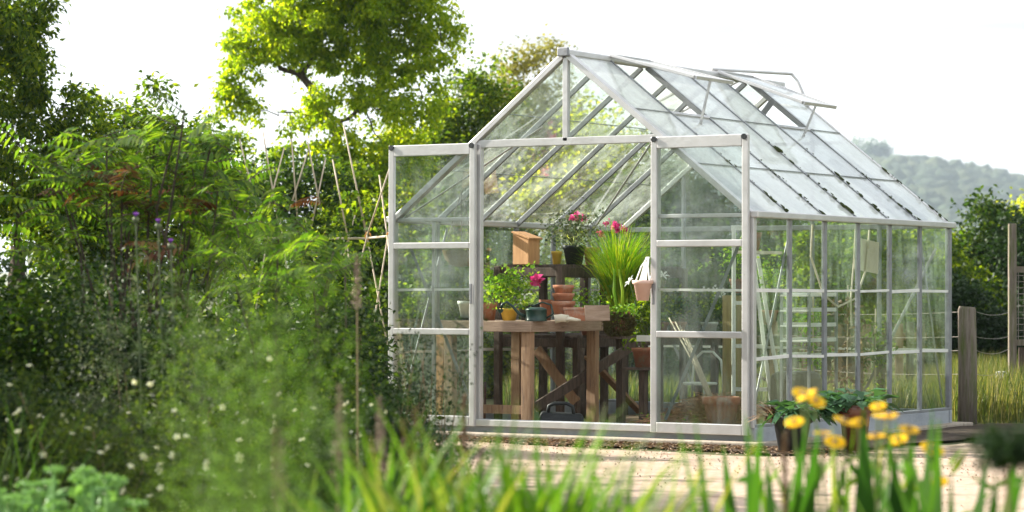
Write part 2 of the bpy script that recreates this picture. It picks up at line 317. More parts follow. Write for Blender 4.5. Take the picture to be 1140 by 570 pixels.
def tree(name, label, catg, px, d, ells_px, leafm, nclu=120, nleaf=90, crad=0.28, L=0.07, W=0.04, trunk_r=0.12, fork=1.6, barkm='bark', group=None, droop=0.3, twigs=50, lean=None, shell=0.35, trunk_pts=None):
    """ells_px: (px, py, radius across, radius up[, weight]) of the crown masses as metres about the place seen there"""
    base = pt(px, d, 0); t = thing(name, label, catg, base, 0, group)
    ells = []
    for e in ells_px:
        dd = d + (e[5] if len(e) > 5 else 0)
        p = pt(e[0], dd, zy(e[1], dd)) - base
        ells.append((p.x, p.y, p.z, e[2], e[2]*0.9, e[3], e[4] if len(e) > 4 else 1))
    C = crown_centers(ells, nclu, shell); C[:, 2] = np.maximum(C[:, 2], 0.25)
    rad = rng.uniform(0.65, 1.3, len(C))*crad
    V, Fq = foliage_arrays(C, rad, nleaf, L, W, droop)
    npmesh('crown', V, Fq, leafm, t)
    mb = MB(); f = Vector((0.0, 0.0, fork)) if lean is None else Vector(lean)
    if trunk_pts: 
        tp = [Vector((0, 0, -0.05))] + [pt(a, d, zy(b, d)) - base for a, b in trunk_pts]
        mb.tube(tp, [trunk_r*(1-0.45*i/(len(tp)-1)) for i in range(len(tp))], 9); f = tp[-1]
    else:
        mb.tube([(0, 0, -0.05), f*0.35 + Vector((0.03, 0.02, 0)), f*0.7 + Vector((-.03, 0, 0)), f], [trunk_r*1.25, trunk_r, trunk_r*0.9, trunk_r*0.75], 9)
    ends = []
    grown = [(f, trunk_r*0.6)]
    if trunk_pts: grown += [(q, trunk_r*0.6) for q in tp[-3:-1]]
    for e in sorted(ells, key=lambda e: (Vector(e[:3])-f).length):
        c = Vector(e[:3])
        if (c-f).length < 0.05: c = c + Vector((0.1, 0, 0.2))
        q, rq = min(grown, key=lambda g_: (g_[0]-c).length*(1.0 if g_[0].z < c.z else 1.3))
        pts = limb(mb, q, c, rq*0.75, rq*0.35, 0.13, 7, 7); ends.append((c, pts))
        grown += [(p, rq*0.75*(1-.5*i/7)) for i, p in enumerate(pts)]
    idx = rng.choice(len(C), min(twigs, len(C)), replace=False)
    for i in idx:
        c = Vector(C[i]); best = min((p for _, pts in ends for p in pts[1:]), key=lambda q: (q-c).length)
        limb(mb, best, c, trunk_r*0.13, trunk_r*0.04, 0.10, 5, 4)
    mb.build('trunk', barkm, t, smooth=True)
    return t
def shrub(name, label, catg, px, d, w, h, leafm, nclu=80, nleaf=80, crad=0.14, L=0.03, W=0.015, group=None, depth=None, z0=0.1, droop=0.0, stemm='stemb', flowers=None, nfl=0, fsize=0.03, wisps=0):
    """bushy plant: dome of leaf clusters on a fan of stems"""
    base = pt(px, d, 0); t = thing(name, label, catg, base, YAW*-1, group); depth = depth or w*0.8
    n = nclu; u = rdir(n); u[:, 2] = np.abs(u[:, 2]); r = rng.uniform(0.35, 1.0, n)**0.6
    C = np.stack([u[:, 0]*w/2*r, u[:, 1]*depth/2*r, z0 + (h-z0-crad*0.5)*u[:, 2]*r*1.0], 1)
    lump = 0.75 + 0.35*np.sin(C[:, 0]*9/w + px) * np.cos(C[:, 1]*7/w + d); C[:, 2] *= np.clip(lump, 0.55, 1.08)
    rad = rng.uniform(0.6, 1.3, n)*crad
    V, Fq = foliage_arrays(C, rad, nleaf, L, W, droop)
    parts = [(V, Fq)]
    if wisps:
        k = wisps; az = rng.uniform(0, 6.28, k); b = np.stack([rng.uniform(-.4, .4, k)*w, rng.uniform(-.4, .4, k)*depth, np.full(k, h*0.6)], 1)
        ln = rng.uniform(0.35, 0.6, k)*h
        for j in range(14):
            f_ = j/14; P = b + np.stack([np.cos(az)*.25*f_*ln, np.sin(az)*.25*f_*ln, f_*ln], 1)
            parts.append(leaf_arrays(P, rdir(k) + [0, 0, .4], rdir(k), L*1.1, W*1.1))
    V, Fq = cat(parts); V[:, 2] = np.maximum(V[:, 2], 0.005)
    npmesh('foliage', V, Fq, leafm, t)
    mb = MB()
    for i in range(min(22, n)):
        c = C[rng.integers(n)]; limb(mb, (c[0]*0.15, c[1]*0.15, -0.02), c, 0.008, 0.003, 0.05, 5, 4)
    mb.build('stem', stemm, t)
    if flowers:
        fm = flower_mesh(fsize, 5, M[flowers])
        # flowers sit on the outside of the dome, most of them on the side the light and the path are
        for i in range(nfl):
            for _ in range(30):
                c = C[rng.integers(n)]
                if (c[1] < 0.05*depth or c[2] > 0.6*h): break
            o = bpy.data.objects.new('flower', fm); COL.objects.link(o); o.parent = t
            q = Vector((c[0]*1.02, c[1]*1.02 - crad*rng.uniform(0.3, 0.9), min(h*1.02, c[2] + crad*rng.uniform(0, 1.2))))
            o.location = q; o.rotation_euler = (rng.uniform(0.1, 1.3), rng.uniform(-.5, .5), rng.uniform(-1, 1))
            s_ = rng.uniform(0.6, 1.15); o.scale = (s_, s_, s_)
    return t
_fm = {}
def flower_mesh(r, n, mat, pointed=False):
    key = (r, n, mat.name)
    if key in _fm: return _fm[key]
    a = np.arange(n)*2*math.pi/n; P = np.zeros((n, 3)) + np.stack([np.cos(a), np.sin(a), 0*a], 1)*r*0.1
    D = np.stack([np.cos(a), np.sin(a), np.full(n, 0.25)], 1)
    vs, fs = [], []
    for i in range(n):
        w = r*(0.35 if pointed else 0.62)
        d = Vector((math.cos(a[i]), math.sin(a[i]), 0)); s = Vector((-math.sin(a[i]), math.cos(a[i]), 0)); o = len(vs)
        for t_, ww, z in ((0.05, 0.25, 0), (0.45, 0.9, 0.12), (0.8, 1.0 if not pointed else .6, 0.16), (1.0, 0.45 if not pointed else .1, 0.1)):
            vs += [d*r*t_ + s*w*ww*0.5 + Vector((0, 0, z*r)), d*r*t_ - s*w*ww*0.5 + Vector((0, 0, z*r + 0.01*r))]
        fs += [(o+2*j, o+2*j+1, o+2*j+3, o+2*j+2) for j in range(3)]
    me = bpy.data.meshes.new('flower'); me.from_pydata(vs, [], fs); me.update(); me.materials.append(mat); _fm[key] = me
    return me
def put_mesh(name, me, parent, loc, rot=(0, 0, 0), s=1.0):
    o = bpy.data.objects.new(name, me); COL.objects.link(o); o.parent = parent; o.location = loc; o.rotation_euler = rot; o.scale = (s, s, s); return o

# ================================================================== SETTING
def sheet(name, poly, z, mat, sub=None):
    mb = MB(); mb.add([(x, y, z) for x, y in poly], [tuple(range(len(poly)))])
    return tag(mb.build(name, mat), kind='structure')
g = MB(); g.add([(-3900, -3900, 0), (3900, -3900, 0), (3900, 3900, 0), (-3900, 3900, 0)], [(0, 1, 2, 3)])
tag(g.build('ground', 'earth'), kind='structure')
# sandy path along the front and right side, ragged edges
def ragged(pts, step=0.25, amp=0.05):
    out = []
    for i in range(len(pts)):
        a, b = Vector(pts[i]), Vector(pts[(i+1) % len(pts)]); n = max(1, int((b-a).length/step))
        for k in range(n):
            p = a.lerp(b, k/n); out.append((p.x + random.uniform(-amp, amp), p.y + random.uniform(-amp, amp)))
    return out
PL = lambda px, d: tuple(pt(px, d))[:2]
sheet('path', ragged([PL(420, 15.2), PL(640, 12.2), PL(1500, 11.5), PL(1500, 19.0), PL(1080, 20.4), PL(1010, 19.8), PL(860, 18.6), PL(640, 19.7), PL(470, 20.9)]), 0.012, 'path')
sheet('flower_bed', ragged([(-1.2, -0.75), (3.2, -0.62), (3.95, -0.9), (4.5, 4.3), (3.45, 4.3), (3.45, -0.1), (-1.2, -0.1)], 0.18, 0.07), 0.02, 'soil')

# distant wooded hill: terrain with a canopy over it
def hill():
    def hz(a, r):
        # a = px-like column, ridge height
        px = 570 + math.tan(a)*2961.6
        prof = np.interp(px, [-1400, -300, 300, 650, 860, 960, 1040, 1100, 1140, 1300, 1700, 2600], [9, 13, 22, 48, 88, 101, 99, 92, 84, 72, 44, 18])
        t = np.clip((r-1200)/(2200-1200), 0, 1); t = t*t*(3-2*t)
        b = np.clip((r-2200)/600, 0, 1)
        return prof*t*(1-0.5*b)
    na, nr = 400, 150
    A = np.linspace(math.atan((-1500-570)/2961.6), math.atan((2700-570)/2961.6), na); Rr = np.linspace(1150, 2800, nr)
    V = np.zeros((na, nr, 3)); 
    for i, a in enumerate(A):
        h = hz(a, Rr)
        x = CAM.x + FWX*Rr + RTX*Rr*math.tan(a); y = CAM.y + FWY*Rr + RTY*Rr*math.tan(a)
        V[i, :, 0] = x; V[i, :, 1] = y; V[i, :, 2] = h - 0.5
    ii, jj = np.meshgrid(np.arange(na-1), np.arange(nr-1), indexing='ij'); k = (ii*nr + jj).ravel()
    Fq = np.stack([k, k+nr, k+nr+1, k+1], 1)
    tag(npmesh('hill', V.reshape(-1, 3), Fq, 'field', smooth=True), kind='structure')
    # canopy: overlapping rounded crowns, one mass far away
    base_dirs = []
    seg, ring = 9, 4
    for q in range(ring):
        ph = q/(ring)*math.pi/2
        for s in range(seg): base_dirs.append((math.cos(ph)*math.cos(2*math.pi*s/seg), math.cos(ph)*math.sin(2*math.pi*s/seg), math.sin(ph)))
    base_dirs.append((0, 0, 1)); Bd = np.array(base_dirs); nb = len(Bd)
    fq = [(q*seg+s, q*seg+(s+1) % seg, (q+1)*seg+(s+1) % seg, (q+1)*seg+s) for q in range(ring-1) for s in range(seg)]
    fq += [((ring-1)*seg+s, (ring-1)*seg+(s+1) % seg, nb-1, nb-1) for s in range(seg)]
    tri = np.array([(a, b, c) for a, b, c, _ in fq] + [(a, c, d) for a, b, c, d in fq if c != d])
    n = 8000; a = np.arctan((rng.uniform(620, 1500, n)-570)/2961.6); r = rng.uniform(1300, 2260, n)
    h = np.array([float(hz(aa, np.array([rr]))[0]) for aa, rr in zip(a, r)])
    C = np.stack([CAM.x + FWX*r + RTX*r*np.tan(a), CAM.y + FWY*r + RTY*r*np.tan(a), h - 1.0], 1)
    S = rng.uniform(4.0, 11.0, n)**1.05
    V = C[:, None, :] + Bd[None]*(S[:, None, None])*np.stack([rng.uniform(.8, 1.3, (n, 1))*np.ones((n, nb)), np.ones((n, nb)), rng.uniform(.8, 1.3, (n, 1))*np.ones((n, nb))], 2)*(1 + rng.normal(0, .10, (n, nb, 1)))
    Fq = (np.arange(n)[:, None, None]*nb + tri[None]).reshape(-1, 3)
    o = npmesh('distant_wood', V.reshape(-1, 3), Fq, 'wood_far', smooth=False)
    tag(o, 'hazy green wood covering the distant hill', 'woodland', kind='stuff')
hill()
for px, s, lab in ((962, 19, 'rounded hilltop tree on the distant skyline, the left one'), (979, 16, 'slightly smaller hilltop tree on the distant skyline, the right one')):
    d = 2190; b = pt(px, d, 0); zb = 104
    t = thing('hilltop_tree', lab, 'tree', (b.x, b.y, zb), 0, 'lone trees on the far ridge')
    c = rng.normal(size=(40, 3))*np.array([s*.3, s*.3, s*.28]) + np.array([0, 0, s*.75])
    V, Fq = foliage_arrays(c, np.full(40, s*.3), 60, 1.8, 1.4); npmesh('crown', V, Fq, 'leaf_dark', t)
    MB().tube([(0, 0, -3), (0, 0, s*.8)], [.9, .5], 7).build('trunk', 'bark', t)

# air
hb = MB(); hb.box((0, 0, 0), (1, 1, 1)); hz_ = hb.build('haze', 'field')
hz_.scale = (8000, 8000, 201); hz_.location = (0, 0, 99.5); tag(hz_, 'pale summer haze over the valley', 'haze', kind='stuff')
mh, nt, out = new_mat('haze_air'); pv = N(nt, 'ShaderNodeVolumePrincipled'); pv.inputs['Density'].default_value = 0.00015
pv.inputs['Color'].default_value = (0.72, 0.86, 1.0, 1); pv.inputs['Anisotropy'].default_value = 0.3
nt.links.new(pv.outputs[0], out.inputs['Volume']); hz_.data.materials.clear(); hz_.data.materials.append(mh)

# ================================================================== GREENHOUSE
W, L, HB, HE, HR, HH, DJ = 3.26, 3.72, 0.15, 1.746, 3.03, 2.343, 0.808
XL, XR = W/2-DJ, W/2+DJ
gh = thing('greenhouse', 'aluminium framed glass greenhouse with open sliding doors and mossy roof bars', 'greenhouse')
def bar(name, p0, p1, w=0.035, t=0.035, mat='alu', parent=gh, up=(0, 0, 1)):
    return MB().bar(p0, p1, w, t, up).build(name, mat, parent, bevel=0.004)
def pane(p, mat, parent=gh, th=0.004, warp=0.0):
    """glass sheet through four corners, given a real thickness"""
    P = [Vector(q) for q in p]; n = (P[1]-P[0]).cross(P[3]-P[0]).normalized()*th/2
    mb = MB(); mb.add([q+n for q in P] + [q-n for q in P], [(0, 1, 2, 3), (7, 6, 5, 4), (0, 4, 5, 1), (1, 5, 6, 2), (2, 6, 7, 3), (3, 7, 4, 0)])
    return mb.build('glass_pane', mat, parent)
def pane3(p, mat, parent=gh, th=0.004):
    P = [Vector(q) for q in p]; n = (P[1]-P[0]).cross(P[2]-P[0]).normalized()*th/2
    mb = MB(); mb.add([q+n for q in P] + [q-n for q in P], [(0, 1, 2), (5, 4, 3), (0, 3, 4, 1), (1, 4, 5, 2), (2, 5, 3, 0)])
    return mb.build('glass_pane', mat, parent)
# base and plinth
for nm, c, s, mt in (('base_rail', (W/2, 0.01, 0.078), (W+0.06, 0.05, 0.15), 'base'), ('base_rail', (W/2, L-0.01, 0.078), (W+0.06, 0.05, 0.15), 'base'),
                     ('base_rail', (0.0, L/2, 0.078), (0.05, L-0.09, 0.148), 'base'), ('base_rail', (W, L/2, 0.078), (0.05, L-0.09, 0.148), 'base')):
    MB().box(c, s).build(nm, mt, gh, bevel=0.006)
pl = MB(); pl.box((W/2, -0.06, 0.02), (W+0.3, 0.24, 0.06)); pl.box((W+0.04, L/2+0.03, 0.018), (0.2, L-0.06, 0.05)); pl.box((-0.04, L/2+0.03, 0.018), (0.2, L-0.06, 0.05)); pl.box((W/2, L+0.1, 0.017), (W+.3, .2, .05))
pl.build('plinth', 'concrete', gh, bevel=0.01)
ys = [L*k/6 for k in range(7)]
for x in (0, W):
    for k, y in enumerate(ys):
        bar('corner_post' if k in (0, 6) else 'glazing_bar', (x, y, HB), (x, y, HE-0.02), 0.045 if k in (0, 6) else 0.028, 0.05, 'alu' if k == 0 else 'alu_dull', up=(0, 1, 0))
    sx = 0.02 if x else -0.02
    MB().bar((x+sx, -0.03, HE+0.005), (x+sx, L+0.03, HE+0.005), 0.085, 0.05).build('eave_gutter', 'alu', gh, bevel=0.008)
    MB().bar((x, 0, HB+0.012), (x, L, HB+0.012), 0.05, 0.025).build('sill', 'alu_dull', gh, bevel=0.004)
# ridge
MB().bar((W/2, -0.03, HR+0.005), (W/2, L+0.03, HR+0.005), 0.09, 0.05).build('ridge_cap', 'alu', gh, bevel=0.01)
def slope(s, f, y, lift=0.0):
    """point on roof slope: s=-1 left, +1 right; f 0 at eave .. 1 at ridge"""
    x = W/2 + s*(W/2)*(1-f); z = HE + (HR-HE)*f
    nx, nz = s*(HR-HE), W/2; q = math.hypot(nx, nz)
    return Vector((x + nx/q*lift, y, z + nz/q*lift))
RN = {s: Vector((s*(HR-HE), 0, W/2)).normalized() for s in (-1, 1)}
for s in (-1, 1):
    for k, y in enumerate(ys):
        e = k in (0, 6)
        bar('rafter', slope(s, 0.0, y), slope(s, 0.985, y), 0.065 if k == 0 else (0.045 if e else 0.024), 0.045, 'alu' if e else 'alu_dull', up=RN[s])
# wall glass: three overlapping courses per bay
rows = [HB+0.02, 0.67, 1.18, HE-0.02]
for x, mt in ((W, 'glass_wall'), (0, 'glass_back')):
    for k in range(6):
        y0, y1 = ys[k]+0.012, ys[k+1]-0.012
        for r in range(3):
            if x == W and k == 5 and r == 0:   # slipped bottom pane at the far corner
                pane([(x, y0, rows[0]), (x, y1-0.05, rows[0]), (x, y1, rows[1]+.01), (x, y0, rows[1]-.01)], mt)
            else:
                lap = 0.004*(r % 2)
                pane([(x-lap, y0, rows[r]), (x-lap, y1, rows[r]), (x-lap, y1, rows[r+1]), (x-lap, y0, rows[r+1])], mt)
    for zz in rows[1:3]:
        for k in range(6):
            j = random.uniform(-0.008, 0.008)
            MB().bar((x+0.004, ys[k]+0.02, zz+j), (x+0.004, ys[k+1]-0.02, zz-j), 0.012, random.uniform(0.012, 0.028)).build('glazing_lap', 'white', gh)
# roof glass
VENTS = {(1, 1), (1, 4)}
for s in (-1, 1):
    for k in range(6):
        y0, y1 = ys[k]+0.012, ys[k+1]-0.012; fr = [0.01, 0.30, 0.64, 0.975]
        for r in range(3):
            if r == 2 and ((s, k) in VENTS): continue
            if s == -1 and (k, r) in ((4, 2),): continue
            a, b = fr[r], fr[r+1]; lf = 0.012
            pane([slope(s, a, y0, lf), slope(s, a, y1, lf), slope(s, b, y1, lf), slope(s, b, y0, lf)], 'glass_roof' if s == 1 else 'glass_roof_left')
    for f in (0.30, 0.64):
        for k in range(6):
            MB().bar(slope(s, f, ys[k]+0.02, 0.02), slope(s, f, ys[k+1]-0.02, 0.02), 0.012, 0.006).build('glazing_lap', 'alu_dull', gh)
    # wind braces under the roof
    bar('roof_brace', slope(s, 0.02, ys[0], -0.04), slope(s, 0.62, ys[1], -0.04), 0.03, 0.008, 'alu', up=RN[s])
    bar('roof_brace', slope(s, 0.02, ys[5], -0.04), slope(s, 0.62, ys[4], -0.04), 0.03, 0.008, 'alu', up=RN[s])
# gables
for yy, mt, bm in ((0.0, 'glass_gable', 'alu'), (L, 'glass_back', 'alu_dull')):
    front = yy == 0
    hdr = HH if front else HE
    def xr(z): return (W/2)*(1 - (z-HE)/(HR-HE))   # half width at height z
    if front:
        bar('door_header', (XL-0.02, 0, HH), (XR+0.02, 0, HH), 0.045, 0.06, 'alu')
        bar('door_jamb', (XL, 0, HB), (XL, 0, HH), 0.05, 0.05, 'alu', up=(0, 1, 0)); bar('door_jamb', (XR, 0, HB), (XR, 0, HH), 0.05, 0.05, 'alu', up=(0, 1, 0))
        bar('threshold', (XL-.05, -0.03, HB-0.025), (W, -0.03, HB-0.025), 0.06, 0.05, 'alu')
        bar('gable_post', (W/2, 0, HH), (W/2, 0, HR-0.03), 0.045, 0.045, 'alu', up=(0, 1, 0))
        for sg in (-1, 1):
            xe = 0 if sg < 0 else W; xj = XL if sg < 0 else XR
            pane3([(W/2+sg*0.025, 0, HH+0.03), (W/2+sg*(xr(HH+0.03)-0.03), 0, HH+0.03), (W/2+sg*0.025, 0, HR-0.05)], mt)
            pane([(xe-sg*0.02, 0, 1.18), (xj+sg*0.02, 0, 1.18), (xj+sg*0.02, 0, HE+0.0), (xe-sg*0.02, 0, HE)], mt)
            pane([(xe-sg*0.02, 0, 0.67), (xj+sg*0.02, 0, 0.67), (xj+sg*0.02, 0, 1.18), (xe-sg*0.02, 0, 1.18)], mt)
            pane([(xe-sg*0.02, 0, HB+.02), (xj+sg*0.02, 0, HB+.02), (xj+sg*0.02, 0, 0.67), (xe-sg*0.02, 0, 0.67)], mt)
            pane3([(xe-sg*0.03, 0, HE+0.02), (xj+sg*0.02, 0, HE+0.02), (xj+sg*0.02, 0, HH-0.05)], mt)
            bar('gable_transom', (xe, 0, HE), (xj, 0, HE), 0.03, 0.03, bm)
            bar('wall_brace', (xe-sg*0.12, 0.035, 1.55), (xj+sg*0.06, 0.035, 0.19), 0.028, 0.008, 'alu_dull', up=(0, 1, 0))
            MB().bar((xe-sg*.02, 0.002, 1.18), (xj+sg*.02, 0.002, 1.185), 0.01, 0.018).build('glazing_lap', 'white', gh)
            if sg < 0: bar('glazing_bar', ((xe+xj)/2+sg*0.03, 0.012, HB), ((xe+xj)/2+sg*0.03, 0.012, HE), 0.028, 0.03, 'alu', up=(0, 1, 0))
    else:
        n = 5; xs = [W*i/n for i in range(n+1)]
        for i in range(1, n): bar('glazing_bar', (xs[i], yy, HB), (xs[i], yy, HE + (HR-HE)*(1-abs(xs[i]-W/2)/(W/2)) - .03), 0.03, 0.04, bm, up=(0, 1, 0))
        bar('gable_transom', (0, yy, HE), (W, yy, HE), 0.03, 0.045, bm); bar('gable_transom', (W/2-xr(2.5), yy+.004, 2.5), (W/2+xr(2.5), yy+.004, 2.5), 0.025, 0.03, bm)
        for i in range(n):
            for r in range(3): pane([(xs[i]+.015, yy, rows[r]), (xs[i+1]-.015, yy, rows[r]), (xs[i+1]-.015, yy, rows[r+1]), (xs[i]+.015, yy, rows[r+1])], mt)
            za, zb_ = [HE + (HR-HE)*(1-abs(q-W/2)/(W/2)) - .04 for q in (xs[i]+.02, xs[i+1]-.02)]
            if i == 2: 
                P = [(xs[i]+.015, yy, HE+.02), (xs[i+1]-.015, yy, HE+.02), (xs[i+1]-.015, yy, zb_), (xs[i]+.015, yy, za)]
            else: P = [(xs[i]+.015, yy, HE+.02), (xs[i+1]-.015, yy, HE+.02), (xs[i+1]-.015, yy, zb_), (xs[i]+.015, yy, za+.001)]
            pane(P, mt)
            for zz in rows[1:3]: MB().bar((xs[i]+.02, yy-.004, zz), (xs[i+1]-.02, yy-.004, zz), 0.012, 0.02).build('glazing_lap', 'white', gh)
        for sg in (-1, 1): bar('wall_brace', (W/2+sg*(W/2-.1), yy-.035, 1.55), (W/2+sg*.8, yy-.035, .2), .028, .008, 'alu_dull', up=(0, 1, 0))
for x in (0.035, W-0.035):
    bar('wall_brace', (x, ys[6]-.05, HB+.05), (x, ys[5]+.08, HE-.05), .008, .028, 'alu_dull', up=(0, 1, 0)); bar('wall_brace', (x, ys[0]+.05, HB+.05), (x, ys[1]+.1, HE-.05), .008, .028, 'alu_dull', up=(0, 1, 0))
MB().box((W/2, -0.05, HR+.01), (.10, .03, .07)).build('ridge_end_cap', 'alu_dull', gh, bevel=.008)
# sliding doors, pushed fully open to either side
def door(x0, x1, lab):
    d = bpy.data.objects.new('door', None); COL.objects.link(d); d.parent = gh; d['label'] = lab; y = -0.06; z0, z1 = 0.095, 2.35
    mb = MB(); w = 0.052
    mb.bar((x0+w/2, y, z0), (x0+w/2, y, z1), w, .035, (0, 1, 0)); mb.bar((x1-w/2, y, z0), (x1-w/2, y, z1), w, .035, (0, 1, 0))
    fr = mb.build('door_stile', 'alu', d, bevel=.006)
    for zc, h in ((z1-.045, .09), (1.535, .052), (.845, .05), (z0+.04, .08)):
        MB().bar((x0+w, y-.002, zc), (x1-w, y-.002, zc), .032, h).build('door_rail', 'alu', d, bevel=.006)
    for a, b in ((z0+.08, .8175), (.8725, 1.505), (1.565, z1-.09)):
        pane([(x0+w, y+.003, a), (x1-w, y+.003, a), (x1-w, y+.003, b), (x0+w, y+.003, b)], 'glass_door', d)
    for xx in (x0+.03, x1-.03): MB().tube([(xx, y-.03, z1-.02), (xx, y+.02, z1-.02)], .022, 12).build('roller', 'plastic', d)
    MB().box((x1-.03 if x0 < 1 else x0+.03, y-.028, 1.15), (.02, .015, .16)).build('handle', 'alu_dull', d, bevel=.004)
door(-0.01, XL+0.005, 'left sliding door pushed open'); door(XR-0.01, W+0.0, 'right sliding door pushed open')
# roof vents propped open, hinged at the ridge
def vent(k, ang, ln=0.80, s=1):
    v = bpy.data.objects.new('roof_vent', None); COL.objects.link(v); v.parent = gh
    y0, y1 = ys[k], ys[k+1]; h = Vector((W/2+s*.03, 0, HR+.035)); dr = Vector((s*math.cos(ang), 0, -math.sin(ang)))
    A = lambda y, f: Vector((h.x, y, h.z)) + dr*ln*f; up = Vector((s*math.sin(ang), 0, math.cos(ang)))
    mb = MB(); mb.bar(A(y0, 0), A(y0, 1), .03, .025, up); mb.bar(A(y1, 0), A(y1, 1), .03, .025, up)
    mb.bar(A(y0, 1), A(y1, 1), .045, .03, up); mb.bar(A(y0, .01), A(y1, .01), .03, .028, up)
    mb.build('vent_frame', 'alu', v, bevel=.004)
    pane([A(y0+.015, .03), A(y1-.015, .03), A(y1-.015, .97), A(y0+.015, .97)], 'glass_roof', v)
    MB().bar(A((y0+y1)/2, .97), slope(s, .58, (y0+y1)/2, 0), .02, .008, (0, 1, 0)).build('stay', 'alu', v)
    bar('vent_sill', slope(s, .64, y0, .01), slope(s, .64, y1, .01), .035, .03, 'alu', v, RN[s])
vent(1, R(15)); vent(4, R(20), .86)
vb = MB(); vb.tube([(1.62, 2.43, 3.085), (1.78, 3.66, 3.125)], .014, 8); vb.tube([(1.78, 3.66, 3.125), (1.83, 3.68, 3.06), (1.93, 3.70, 2.83)], .014, 8); vb.build('vent_opener_rod', 'alu', gh)
vent(4, R(24), .7, -1)
bar('vent_lever', (1.9, 2.6, 2.55), (2.05, 2.75, 2.82), .03, .05, 'alu_dull')
# moss along the right-hand rafters
for k in (1, 2, 3, 4, 5, 6):
    V, Fs = [], []; mb = MB()
    for _ in range(30):
        f = random.choice([random.uniform(.0, .5), random.gauss(.08, .05), random.gauss(.3, .06)]); f = min(max(f, 0.01), .8); c = slope(1, f, ys[k]-.02+random.uniform(-.03, .035), .03)
        r = random.choice((.003, .003, .004, .006, .010))*(1.3 if k in (2, 3) else 1); ln = random.uniform(1, 4.5); dirv = (slope(1, 1, 0)-slope(1, 0, 0)).normalized()
        mb.tube([c-dirv*r*ln, c-dirv*r*ln*.6, c+dirv*r*ln*.4, c+dirv*r*ln], [r*.3, r, r*.8, r*.2], 6)
    tag(mb.build('moss', 'moss', gh, smooth=True), kind='stuff')
# small hooks, cable
cb = MB()
cb.tube([(W-.06, 1.15, 1.70), (W-.07, 1.14, 1.45), (W-.06, 1.35, 1.15), (W-.1, 1.7, 1.05), (W-.08, 2.0, 1.12), (W-.06, 2.15, 1.35), (W-.06, 2.22, 1.68)], .009, 6)
cb.tube([(W-.06, 1.95, 1.68), (W-.09, 1.98, 1.4), (W-.09, 1.92, 1.1), (W-.1, 1.96, .9)], .009, 6)
tag(cb.build('hose', 'cream'), 'pale hose looped from the eave inside the side glass', 'hose')

# floor inside
fl = MB(); fl.add([(0.05, 0.05, 0.03), (W-.05, .05, .03), (W-.05, L-.05, .03), (.05, L-.05, .03)], [(0, 1, 2, 3)]); tag(fl.build('floor', 'inner'), kind='structure')

# ------------------------------------------------------------------ inside: pots and plants
def pot(name, label, catg, loc, r, h, mat='terra', group=None, rim=True, soil=True):
    t = thing(name, label, catg, loc, random.uniform(0, 6), group); rb = r*.68
    mb = MB(); prof = [(0.001, 0), (rb, 0), (r*.93, h*.78)]
    prof += [(r*1.03, h*.80), (r*1.06, h*.98), (r*1.03, h)] if rim else [(r, h)]
    prof += [(r*.9, h), (r*.86, h*.8), (rb*.8, .02), (0.001, .02)]
    mb.lathe(prof, n=28); mb.build('pot', mat, t, smooth=False).data.polygons.foreach_set('use_smooth', [True]*(28*(len(prof)-1)))
    if soil: MB().lathe([(0.001, h*.9), (r*.5, h*.91), (r*.87, h*.86)], n=20, wob=.02).build('soil', 'soil', t)
    return t
def bushy(t, z, w, h, leafm, n=260, L=.03, W_=.025, stems=8, droop=.1):
    C = rng.normal(size=(max(8, n//18), 3))*np.array([w*.28, w*.28, h*.22]) + np.array([0, 0, z+h*.55])
    V, Fq = foliage_arrays(C, np.full(len(C), w*.3), 18, L, W_, droop); V[:, 2] = np.maximum(V[:, 2], z*.9); npmesh('foliage', V, Fq, leafm, t)
    mb = MB()
    for i in range(stems):
        c = C[rng.integers(len(C))]; limb(mb, (0, 0, z*.9), c, .004, .002, .05, 5, 3)
    mb.build('stem', 'stem', t)
def bloom(t, loc, r, mat, n=14):
    V, Fq = leaf_arrays(np.zeros((n, 3)) + np.array(loc) + rng.normal(size=(n, 3))*r*.3, rdir(n), rdir(n), r, r*.8, .3); npmesh('flower', V, Fq, mat, t)
def tablelike(name, label, cat_, x0, x1, y0, y1, h, th, topm, legm, leg=.07, slats=0, rail=True, brace=False, legs=None):
    t = thing(name, label, cat_, (x0, y0, 0)); w, dp = x1-x0, y1-y0
    mb = MB()
    if slats:
        for i in range(slats): mb.box(((i+.5)*w/slats, dp/2, h-.012), (w/slats*.82, dp-.05, .024))
    else:
        nb = 5
        for i in range(nb): mb.box((w/2, (i+.5)*dp/nb, h-.014), (w-.05, dp/nb-.006, .026))
    mb.build('top_board', topm, t, bevel=.003)
    for a, b in (((0, 0), (w, 0)), ((0, dp), (w, dp))): MB().box(((a[0]+b[0])/2, a[1], h-th/2), (w+.03, .028, th)).build('apron', topm, t, bevel=.004)
    for xx in (0, w): MB().box((xx, dp/2, h-th/2), (.028, dp-.032, th)).build('apron', topm, t, bevel=.004)
    for xx, yy in legs or ((.05, .05), (w-.05, .05), (.05, dp-.05), (w-.05, dp-.05)):
        MB().box((xx, yy, (h-.03)/2+.015), (leg, leg*.8, h-.03)).build('leg', legm, t, bevel=.005)
    return t
PT = tablelike('potting_table', 'warm brown wooden potting table inside the left doorway', 'table', 0.36, 1.20, 0.16, 1.28, .93, .085, 'woodt', 'woodb', .085)
MB().bar((.05, .1, .22), (.8, .1, .22), .03, .07).build('stretcher', 'woodb', PT)
